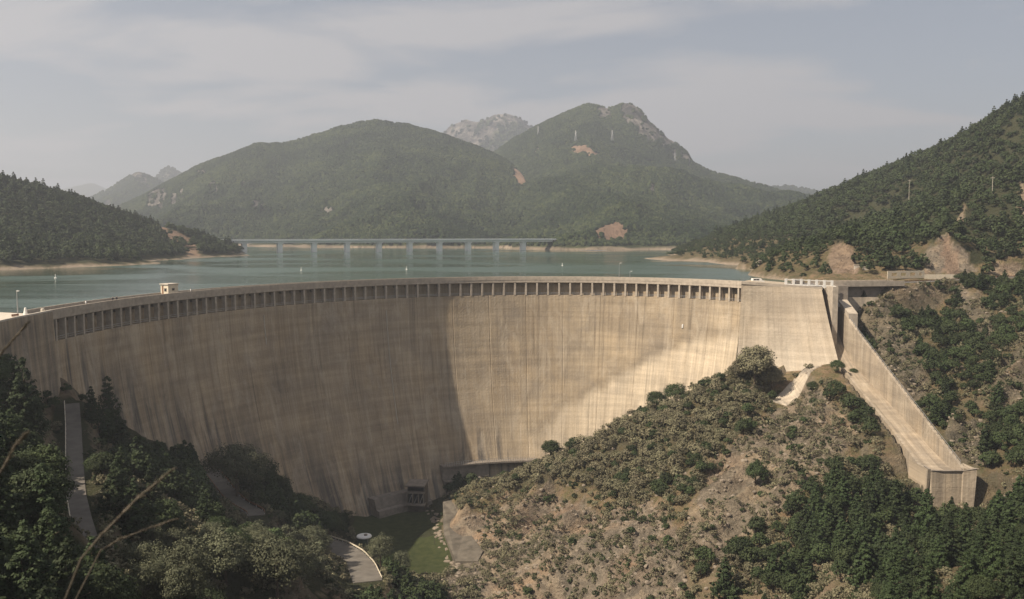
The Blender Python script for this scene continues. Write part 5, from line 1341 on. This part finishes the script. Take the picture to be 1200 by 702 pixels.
low_right = ((qx > 940) & (qy > 575) & (cx_ < 200) & (cy_ < 235)) | ((qx > 830) & (cy_ < 200) & (cx_ < 230) & (cx_ > 30))
chedge = (cx_ > 90) & (cx_ < 106) & (cy_ > 232) & (cy_ < 296)
right_fl = (~on_spur) & (cx_ > 118)
left = cx_ < -15
zone = np.full(len(cx_), 'none', object)
zone[left] = 'left'; zone[right_fl] = 'right'; zone[on_spur] = 'spur'; zone[in_dry] = 'dry'; zone[in_rav] = 'ravine'; zone[in_oak] = 'oaks'; zone[low_right] = 'pines'
zone[(cx_ > 88) & (cx_ <= 106) & (cy_ > 268) & (cy_ < 300) & on_spur] = 'ravine'; zone[chedge] = 'oaks'
zone[(qx > 150) & (qx < 420) & (qy > 640) & left] = 'olives'
zone[(cy_ < 165) & (cx_ > -15) & (cx_ < 36)] = 'below'
nse = fbm(cx_, cy_, 16, 3, 6)
dens = dict(left=.66, right=.97, spur=.36, dry=1.1, ravine=.9, oaks=.60, pines=.55, olives=.55, below=.3, none=.4)
dd = np.array([dens[z_] for z_ in zone]) * np.clip(0.55 + (nse - 0.42) * 3.0, 0.15, 1.15)
dd = np.where(zone == 'dry', 1.0, dd)
dd = np.where((rock_ > .5) & (zone != 'dry'), np.minimum(dd * .3, .2), dd)
dd = np.where((zone == 'right') & (rock_ <= .5), dd * 1.05, dd)
ok &= RNG.random(len(cx_)) < dd
cx_, cy_, cz_, qx, qy, zone, rock_ = [a[ok] for a in (cx_, cy_, cz_, qx, qy, zone, rock_)]
n = len(cx_); ru = RNG.random(n); kk = np.full(n, 'oak', object); sc_ = 0.75 + .5 * RNG.random(n)
def setk(m_, opts):
    u = RNG.random(n); a = 0
    for nm, pr, s0_, s1_ in opts:
        s_ = m_ & (u >= a) & (u < a + pr); kk[s_] = nm; sc_[s_] = s0_ + (s1_ - s0_) * RNG.random(s_.sum()); a += pr
setk(zone == 'left', [('pine', .48, .75, 1.25), ('oak', .42, .9, 1.35), ('olive', .10, .6, .9)])
setk(zone == 'olives', [('olive', .72, .6, 1.05), ('oak', .28, .8, 1.1)])
setk(zone == 'right', [('oak', .62, .55, 1.05), ('pine', .16, .6, .9), ('shrub', .22, .7, 1.2)])
setk(zone == 'spur', [('shrub', .6, .6, 1.2), ('dry', .4, .5, .9)])
setk(zone == 'dry', [('dry', .80, .75, 1.35), ('oak', .12, .5, .75), ('shrub', .08, .8, 1.3)])
setk(zone == 'ravine', [('oak', .55, .55, .95), ('dry', .45, .8, 1.2)])
setk(zone == 'oaks', [('oak', .62, .55, 1.1), ('shrub', .18, .8, 1.3), ('dry', .2, .8, 1.2)])
setk(zone == 'pines', [('pine', .72, .7, 1.1), ('oak', .28, .8, 1.1)])
setk(zone == 'below', [('oak', .6, .5, .8), ('shrub', .4, .8, 1.2)])
setk(zone == 'none', [('shrub', .6, .6, 1.1), ('oak', .4, .5, .8)])
kk[(rock_ > .5) & (zone != 'dry')] = 'shrub'
# heroes read off the photograph: (px, py of the foot, top py, kind, label)
HERO = [
 (884, 452, 403, 'ash', 'tall hazy grey-green tree standing highest against the sunlit dam face'),
 (866, 448, 420, 'ash', 'shorter hazy tree leaning on the left of the highest one against the dam'),
 (904, 462, 424, 'ash', 'small hazy tree between the highest one and the pale concrete apron'),
 (769, 476, 456, 'oak', 'round dark shrub on the spur edge, lower left of its similar neighbour, against the dam'),
 (791, 466, 448, 'oak', 'round dark shrub on the spur edge, upper right of its similar neighbour, against the dam'),
 (645, 535, 515, 'oak', 'dark round shrub where the spur edge meets the lower sunlit dam face'),
 (222, 533, 515, 'oak', 'wide dark flat-topped shrub below the left dam face above the road bend'),
 (258, 536, 514, 'oak', 'small dark egg-shaped shrub beside the road bend'),
 (278, 582, 512, 'olive', 'tall light green tree behind the road bend, its top highest against the shaded dam'),
 (303, 584, 536, 'oak', 'bushy dark green tree right of the tall light green one by the road bend'),
 (324, 590, 556, 'oak', 'low dark green tree at the foot of the shaded dam face'),
 (352, 610, 578, 'oak', 'broad dark green tree above the lower road'),
 (385, 628, 596, 'oak', 'very dark rounded tree directly left of the round tank'),
 (366, 648, 612, 'olive', 'dull green tree above the bare bank of the lower road'),
 (446, 664, 624, 'olive', 'feathery pale tree just right of the round tank'),
 (467, 674, 645, 'olive', 'feathery pale bush beside the lawn, right of the taller feathery tree'),
 (225, 680, 628, 'olive', 'broad speckled pale green tree at the bottom edge left of the bend'),
 (265, 690, 620, 'olive', 'big speckled pale green tree at the bottom edge below the bend'),
 (325, 700, 622, 'olive', 'big silvery green bush left of the lower road at the bottom edge'),
 (128, 478 + 40, 440, 'pine', 'tall dark pine just right of the top of the straight service road'),
 (108, 500, 452, 'pine', 'dark pine touching the top end of the straight service road'),
 (30, 520, 418, 'pine', 'tall dark pine in front of the left abutment wall'),
 (1012, 356, 340, 'pine', 'small dark conifer standing alone against the wing wall under the bridge'),
 (1130, 650, 588, 'pine', 'slender pointed pine in front of the spillway lip'),
 (1112, 640, 598, 'pine', 'dark pine left of the slender pointed one at the spillway lip'),
 (1152, 655, 602, 'pine', 'dark pine right of the slender pointed one at the spillway lip'),
 (1085, 640, 572, 'pine', 'grey-green pine on the rock left of the spillway lip'),
 (982, 437, 420, 'oak', 'round dark shrub at the lower right corner of the thrust block'),
 (1000, 445, 430, 'oak', 'round dark shrub at the upper end of the visible spillway chute'),
 (952, 459, 446, 'oak', 'small round shrub growing on the pale concrete apron'),
 (885, 572, 540, 'oak', 'lone rounded oak on the bare rock left of the spillway slope'),
]
def zone_text(i):
    z_ = zone[i]; k_ = kk[i]; d_ = cy_[i]; a = qx[i]; b = qy[i]
    size = 'large' if sc_[i] > 1.1 else ('small' if sc_[i] < .8 else 'mid-sized')
    nm = {'pine': 'dark pine', 'oak': 'holm oak', 'olive': 'pale tree', 'dry': 'hazy tan shrub', 'shrub': 'green shrub'}[k_]
    def band(v, cuts, names): return names[int(np.searchsorted(cuts, v))]
    if z_ in ('left', 'olives'):
        w_ = band(a, [40, 78, 130, 180, 235, 290, 350], ['at the far left edge', 'hugging the straight road', 'right beside the straight road', 'between the two roads', 'above the road bend', 'by the road bend', 'past the road bend', 'near the lower road'])
        w_ += band(d_, [95, 125, 160, 200, 235], [', right below the viewpoint', ', just below the viewpoint', ', halfway down', ', lower down', ', nearing the dam', ', at the dam'])
    elif z_ == 'right':
        w_ = 'over the spillway wall, ' + band(b, [350, 390, 430, 470, 520, 580], ['at the crest road', 'under the crest road', 'by its top', 'by its upper half', 'by its middle', 'by its lower half', 'past its lip']) + band(a, [1060, 1120, 1165], [' close', ' near', ' farther', ' outermost'])
    elif z_ == 'dry': w_ = 'in the hazy thicket, ' + band(a, [600, 640, 680, 720, 760, 800, 840, 880], ['at its lowest tip', 'low end', 'lower part', 'lower middle', 'centre', 'upper middle', 'upper part', 'high end', 'top tip']) + band(cy_[i], [270, 285, 297], [' front', ' inner front', ' inner back', ' back'])
    elif z_ == 'ravine': w_ = 'in the spur ravine, ' + band(b, [500, 540, 580, 610], ['top', 'upper part', 'middle', 'lower part', 'mouth']) + band(a, [760, 800, 850, 890], [' far side', ' outer side', ' centre', ' inner side', ' chute side'])
    elif z_ == 'oaks': w_ = 'in the spur oak patch, ' + band(b, [470, 500, 530, 560, 590, 620, 650], ['crown', 'top', 'upper part', 'upper middle', 'middle', 'lower middle', 'lower part', 'foot']) + band(a, [870, 910, 950, 990], [' stream side', ' outer side', ' centre', ' inner side', ' chute side'])
    elif z_ == 'pines': w_ = 'in the spillway lip grove, ' + band(b, [610, 640, 680, 740], ['top row', 'second row', 'third row', 'fourth row', 'front row']) + band(a, [980, 1020, 1060, 1100, 1140, 1180], [' far from it', ' beyond centre', ' centre', ' close to it', ' under it', ' past it', ' at the edge'])
    elif z_ == 'spur': w_ = 'on bare spur rock, ' + band(a, [600, 680, 760, 840, 900, 960], ['by the stream', 'near the stream', 'below the thicket', 'below the ravine', 'by the oak patch', 'above the oak patch', 'by the chute']) + band(b, [520, 560, 600, 640], [' high up', ' fairly high', ' midway', ' low', ' very low'])
    else: w_ = ('on the bank under the viewpoint' if d_ < 170 else 'on the gorge floor') + band(a, [450, 600, 800], [' on its far side', ' left of its middle', ' right of its middle', ' toward the spillway'])
    return '%s %s %s' % (size, nm, w_)
def fix_labels(items):
    """items: (object, label, px, py, height); the members of a same-label set are told apart by where they stand in it"""
    from collections import defaultdict
    D = defaultdict(list)
    for it in items: D[it[1]].append(it)
    for lb_, L in D.items():
        if len(L) == 1: continue
        L.sort(key=lambda q: q[2]); n_ = len(L); O = ['leftmost', 'second', 'third', 'fourth', 'fifth', 'sixth', 'seventh', 'eighth', 'ninth', 'tenth', 'eleventh', 'twelfth']
        for k_, it in enumerate(L):
            if n_ == 2: w_ = ('left one', 'right one')[k_]
            elif k_ == 0: w_ = 'leftmost'
            elif k_ == n_ - 1: w_ = 'rightmost'
            elif k_ < n_ / 2: w_ = O[min(k_, 11)] + ' from left'
            else: w_ = O[min(n_ - 1 - k_, 11)] + ' from right'
            it[0]['label'] = (lb_ + ', ' + w_).replace('mid-sized ', '')
GROUPS = {'ash': 'hazy trees against the sunlit dam face', 'pine': 'pines on the slopes near the dam', 'oak': 'holm oaks on the slopes near the dam', 'olive': 'pale leafy trees below the viewpoint', 'dry': 'hazy tan shrubs on the spur', 'shrub': 'low shrubs on the rocks'}
NAMES = {'ash': ('hazy_tree', 'tree'), 'pine': ('pine_tree', 'pine tree'), 'oak': ('oak_tree', 'oak tree'), 'olive': ('leafy_tree', 'tree'), 'dry': ('hazy_shrub', 'shrub'), 'shrub': ('green_shrub', 'shrub')}
def plant(kind, x, y, z, sc, rz, lab, var, sxy=1.0, fine=False):
    nm, cat = NAMES[kind]; cm, tm = HI[kind][var % 5]
    t = thing(nm, lab, cat, (float(x), float(y), float(z) - .1), float(rz), GROUPS[kind]); t.scale = (sc * sxy, sc * sxy, sc)
    if (y < 165 or fine) and kind in NEAR: cm = NEAR[kind][var % 5]
    link('crown', cm, t); link('trunk', tm, t); return t
hx = []
for i, (px, pb, pt, kd, lb_) in enumerate(HERO):
    p = ground_hit(px, pb, 60, 345)
    dy_ = 0
    while p is None and dy_ < 16:
        dy_ += 2; p = ground_hit(px, pb + dy_, 60, 345)
    if p is None: print('no ground for', lb_); continue
    top = atd(px, pt, p[1])[2]; hh = top - p[2]; K = KINDS[kd]
    sc0 = hh / (K['h'] * (0.92 + .04 * (i % 5)))
    plant(kd, p[0], p[1], p[2], sc0, i * 1.3, lb_, i, {'dry': .85, 'pine': .8}.get(kd, 1.0) if sc0 > 1 else 1.1, True); hx.append((p[0], p[1], K['w'] * sc0 / 2))
hgt = np.array([KINDS[k_]['h'] for k_ in kk]) * sc_; wid = np.array([KINDS[k_]['w'] for k_ in kk]) * sc_
bad = reject_view(cx_, cy_, cz_, hgt, wid)
# try a smaller plant where the full one would reach too high
sc2 = sc_ * .55; bad2 = reject_view(cx_, cy_, cz_, hgt * .55, wid * .55)
bad3 = reject_view(cx_, cy_, cz_, hgt * .3, wid * .3)
fk = np.where(~bad, 1, np.where(~bad2, .55, .3)); sc_ = sc_ * fk; hgt = hgt * fk; bad = bad & bad2 & bad3
for a, b, r_ in hx: bad |= np.hypot(cx_ - a, cy_ - b) < r_ * .8
vis = seen(cx_, cy_, cz_ + hgt * .8, 0.5); vis_loose = seen(cx_, cy_, cz_ + hgt, 8.0)
infr = (qx > -12) & (qx < 1212) & (proj(cx_, cy_, cz_ + hgt)[1] < 700)
keep = ~bad & vis_loose
app = np.where(vis & infr & keep, hgt / cy_, 0)
LIM = {'pine': 200, 'oak': 290, 'olive': 60, 'dry': 285, 'shrub': 150}
indiv = np.zeros(len(cx_), bool)
for k_, lim in LIM.items():
    ii = np.where((kk == k_) & (app > 0))[0]; ii = ii[np.argsort(-app[ii])][:lim]; indiv[ii] = True
rzs = RNG.random(len(cx_)) * 6.28
ITEMS = []
for i in np.where(indiv)[0]:
    t_ = plant(kk[i], cx_[i], cy_[i], cz_[i], sc_[i], rzs[i], zone_text(i), int(i)); ITEMS.append((t_, t_['label'], qx[i], qy[i], hgt[i]))
fix_labels(ITEMS)
rest = np.where(keep & ~indiv)[0]
KL = list(KINDS); POOL = [m_ for k_ in KL for m_ in LO[k_]]
POOLH = [HI[k_][v][0] for k_ in KL for v in range(5)]
if len(rest):
    scatter('undergrowth', 'smaller trees and shrubs filling the slopes round the dam', np.stack([cx_[rest], cy_[rest], cz_[rest] - .15], 1), sc_[rest], rzs[rest],
            [KL.index(kk[i]) * 5 + i % 5 for i in rest], POOLH)
print('near plants', len(cx_), 'individual', indiv.sum(), 'rest', len(rest), {k_: int((indiv & (kk == k_)).sum()) for k_ in KL})
# tufts and low scrub on the spur and slopes
m = 130000; tx = RNG.uniform(-130, 240, m); ty = RNG.uniform(90, 345, m); tz = gridh(tx, ty); ax_, ay_ = proj(tx, ty, tz)
okk = (ax_ > -20) & (ax_ < 1230) & (ay_ < 720) & inpoly(tx, ty, SPL_poly) & ~((tx > 103) & (tx < 123) & (ty > 222)) & ~inpoly(tx, ty, LAWN_W)
ds, _ = segdist(tx, ty, SPL); okk &= (ds > np.where((tx > -118) & (tx < 108), 22, 2))
for nm, (L, wd) in ROADS.items():
    q, _ = segdist(tx, ty, L); okk &= q > wd / 2 + .8
okk &= RNG.random(m) < np.where(lookup(ROCKA, tx, ty) > .5, .6, .95) * sstep(.36, .58, fbm(tx, ty, 6, 3, 2))
okk &= ~inpoly(ax_, ay_, KEEP[-1][0]) & ~inpoly(ax_, ay_, KEEP[-2][0])
okk[okk] = seen(tx[okk], ty[okk], tz[okk] + .5, 1.5)
ii = np.where(okk)[0]
scatter('scrub', 'low dry scrub and grass tufts on the rocky slopes', np.stack([tx[ii], ty[ii], tz[ii] - .05], 1), .18 + .45 * RNG.random(len(ii)) ** 1.5, RNG.random(len(ii)) * 6.28, np.where(RNG.random(len(ii)) < .72, KL.index('dry') * 5, KL.index('shrub') * 5) + ii % 5, POOL)
print('scrub', len(ii))
# loose rocks
def boulder_mesh(seed):
    import bmesh
    b = bmesh.new(); bmesh.ops.create_icosphere(b, subdivisions=2, radius=1.0); rg = np.random.default_rng(seed)
    pl_ = [(Vector(rg.normal(size=3)).normalized(), .55 + .3 * rg.random()) for _ in range(9)]
    for v_ in b.verts:
        for nn_, dd_ in pl_:
            e = v_.co.dot(nn_) - dd_
            if e > 0: v_.co -= nn_ * e
        v_.co *= 0.97 + 0.06 * rg.random(); v_.co.z *= .75
    me = bpy.data.meshes.new('boulder'); b.to_mesh(me); b.free(); me.materials.append(MAT['rock']); return me
BLD = [boulder_mesh(i) for i in range(5)]
m = 16000; tx = RNG.uniform(-20, 235, m); ty = RNG.uniform(165, 345, m); tz = gridh(tx, ty); ax_, ay_ = proj(tx, ty, tz)
okk = (ax_ > 480) & (ax_ < 1230) & (ay_ < 700) & inpoly(tx, ty, SPL_poly) & ~((tx > 103) & (tx < 123) & (ty > 222)) & ~inpoly(tx, ty, LAWN_W)
ds, _ = segdist(tx, ty, SPL); okk &= (ds > np.where((tx > -118) & (tx < 108), 24, 2)) & (RNG.random(m) < np.where(lookup(ROCKA, tx, ty) > .5, .8, .25)) & ~inpoly(ax_, ay_, KEEP[-1][0])& ~inpoly(ax_, ay_, KEEP[-2][0])
ii = np.where(okk)[0]
scatter('rubble', 'loose stones and ledges scattered over the bare rock', np.stack([tx[ii], ty[ii], tz[ii] - .1], 1), .12 + .85 * RNG.random(len(ii)) ** 2.5, RNG.random(len(ii)) * 6.28, ii % 5, BLD)
for i in range(46):
    f = i / 45; px = np.interp(f, [0, .3, .7, 1], [507, 512, 524, 536]) + RNG.normal() * 3.5; py = 596 + 74 * f + RNG.normal() * 2
    p = ground_hit(px, py, 200, 340)
    if p is None: continue
    o = link('boulder', BLD[i % 5]); s_ = .45 + .7 * RNG.random(); o.scale = (s_, s_ * 1.2, s_ * .8); o.location = (float(p[0]), float(p[1]), float(p[2]) + .1 * s_); o.rotation_euler = (0, 0, i)
    LB_ = None; tag(o, '%s pale boulder in the stream bed, %s' % ('big' if s_ > .8 else 'small', ['near the outlet house', 'in its upper middle', 'in its lower middle', 'near the bottom edge'][min(3, int(f * 4))]), 'boulder', 'boulders in the stream bed')

fix_labels([(o, o['label'], *[float(v) for v in proj(o.location[0], o.location[1], o.location[2])], 1) for o in COL.objects if o.name.split('.')[0] == 'boulder'])
# ---------------- woods on the hills across the water and above the right bank
stp = 4.6
gx_, gy_ = np.meshgrid(np.arange(-900, 1050, stp), np.arange(330, 1240, stp)); ux = gx_.ravel() + RNG.uniform(-2.4, 2.4, gx_.size); uy = gy_.ravel() + RNG.uniform(-2.4, 2.4, gx_.size)
uz = gridh(ux, uy); ax_, ay_ = proj(ux, uy, uz)
okk = (ax_ > -70) & (ax_ < 1270) & ~inpoly(ux, uy, SPL_poly) & (uz > WATER + 1.6 + 1.5 * fbm(ux, uy, 20, 2, 1))
okk &= ~((ux > 104) & (ux < 170) & (uy < 362)); q, _ = segdist(ux, uy, ROADS['upper'][0]); okk &= q > 5.5
rr_ = lookup(ROCKA, ux, uy); rd_ = lookup(pmask(PX, PY, Y, REDS), ux, uy)
dns = np.where((rr_ > .4) | (rd_ > .4), .05, .93 * np.clip(.8 + (fbm(ux, uy, 45, 3, 3) - .35) * 3.2, .5, 1)); low = (ax_ > 760) & (ax_ < 960) & (uz < 6); dns = np.where(low, dns * .75, dns)
okk &= RNG.random(len(ux)) < dns; okk &= (uy < 1190)
okk &= ~((ax_ > 1038) & (ax_ < 1135) & (ay_ > 312) & (uy < 362))
okk &= ~(inpoly(ax_, ay_ - 6, ROCKS[5][0]) & (uy < 385))
okk[okk] = seen(ux[okk], uy[okk], uz[okk] + 6, 5.0)
ux, uy, uz, ax_ = ux[okk], uy[okk], uz[okk], ax_[okk]; n = len(ux)
ss = (.66 + .5 * RNG.random(n)) * np.where(ax_ < 400, 1.15, 1.05); knd = np.where(RNG.random(n) < np.where(ax_ < 400, .12, .07), 0, 1)
smal = (ax_ > 740) & (ax_ < 985) & (uz < 14); ss = np.where(smal, ss * .7, ss)
lft = ux < 0
scatter('forest', 'dark mixed wood covering the low hill on the left shore', np.stack([ux, uy, uz - .2], 1)[lft], ss[lft], RNG.random(lft.sum()) * 6.28, (knd * 5 + np.arange(n) % 5)[lft], POOL)
scatter('forest', 'oak and pine wood covering the right hillside above the dam', np.stack([ux, uy, uz - .2], 1)[~lft], ss[~lft], RNG.random((~lft).sum()) * 6.28, (knd * 5 + np.arange(n) % 5)[~lft], POOL)
print('hill trees', n)
tot = 0
for gi_, (G, rk) in enumerate(MTN):
    num, s0_ = [(120000, 3.5), (120000, 3.5), (5000, 8), (8000, 6.5), (1000, 8), (0, 1), (5000, 7)][gi_]
    if not num: continue
    G_, rk_ = G[1:], rk[1:]; nr, nc = rk_.shape
    ar = np.linalg.norm(np.cross(G_[1:, :-1] - G_[:-1, :-1], G_[:-1, 1:] - G_[:-1, :-1]), axis=2); pr = (ar / ar.sum()).ravel()
    c_ = RNG.choice(len(pr), num, p=pr); j = c_ // (nc - 1); i = c_ % (nc - 1); a = RNG.random(num)[:, None]; b = RNG.random(num)[:, None]
    P = (G_[j, i] * (1 - a) + G_[j, i + 1] * a) * (1 - b) + (G_[j + 1, i] * (1 - a) + G_[j + 1, i + 1] * a) * b
    r_ = rk_[j, i]; sc0 = s0_ * (.6 + .6 * RNG.random(num)); open_ = fbm(P[:, 0], P[:, 1], 70, 3, 2)
    okk = (P[:, 2] > 2.5) & (RNG.random(num) > r_ * 1.1) & (RNG.random(num) < np.clip(.65 + (open_ - .3) * 3, .4, 1))
    sc0 = sc0 * np.where(P[:, 2] < 60, .8, 1.0)
    P = P[okk]; tot += len(P)
    scatter('forest', 'forest canopy covering mountain number words'.replace('mountain number words', ['the dome shaped mountain', 'the rocky summit mountain', 'the ledges of the bare rocky mountain', 'the wooded peak with the cliff streak', 'the small far summit', '', 'the low distant ridge'][gi_]),
            P, sc0[okk], RNG.random(len(P)) * 6.28, np.arange(len(P)) % 4, FAR)
print('mountain canopy', tot)

# =============================================================== air
hz = MB().box(-5200, 5200, -60, 10200, -420, 760).mesh('haze', None)
hm = bpy.data.materials.new('haze_air'); hm.use_nodes = True; ht = hm.node_tree; ht.nodes.clear()
pv = N(ht, 'ShaderNodeVolumePrincipled'); pv.inputs['Color'].default_value = (0.80, 0.86, 0.97, 1); pv.inputs['Density'].default_value = 0.0002; pv.inputs['Anisotropy'].default_value = 0.25
oo = N(ht, 'ShaderNodeOutputMaterial'); ht.links.new(pv.outputs[0], oo.inputs['Volume']); hz.materials.append(hm)
tag(link('haze', hz), 'thin warm summer haze in the air', kind='stuff')
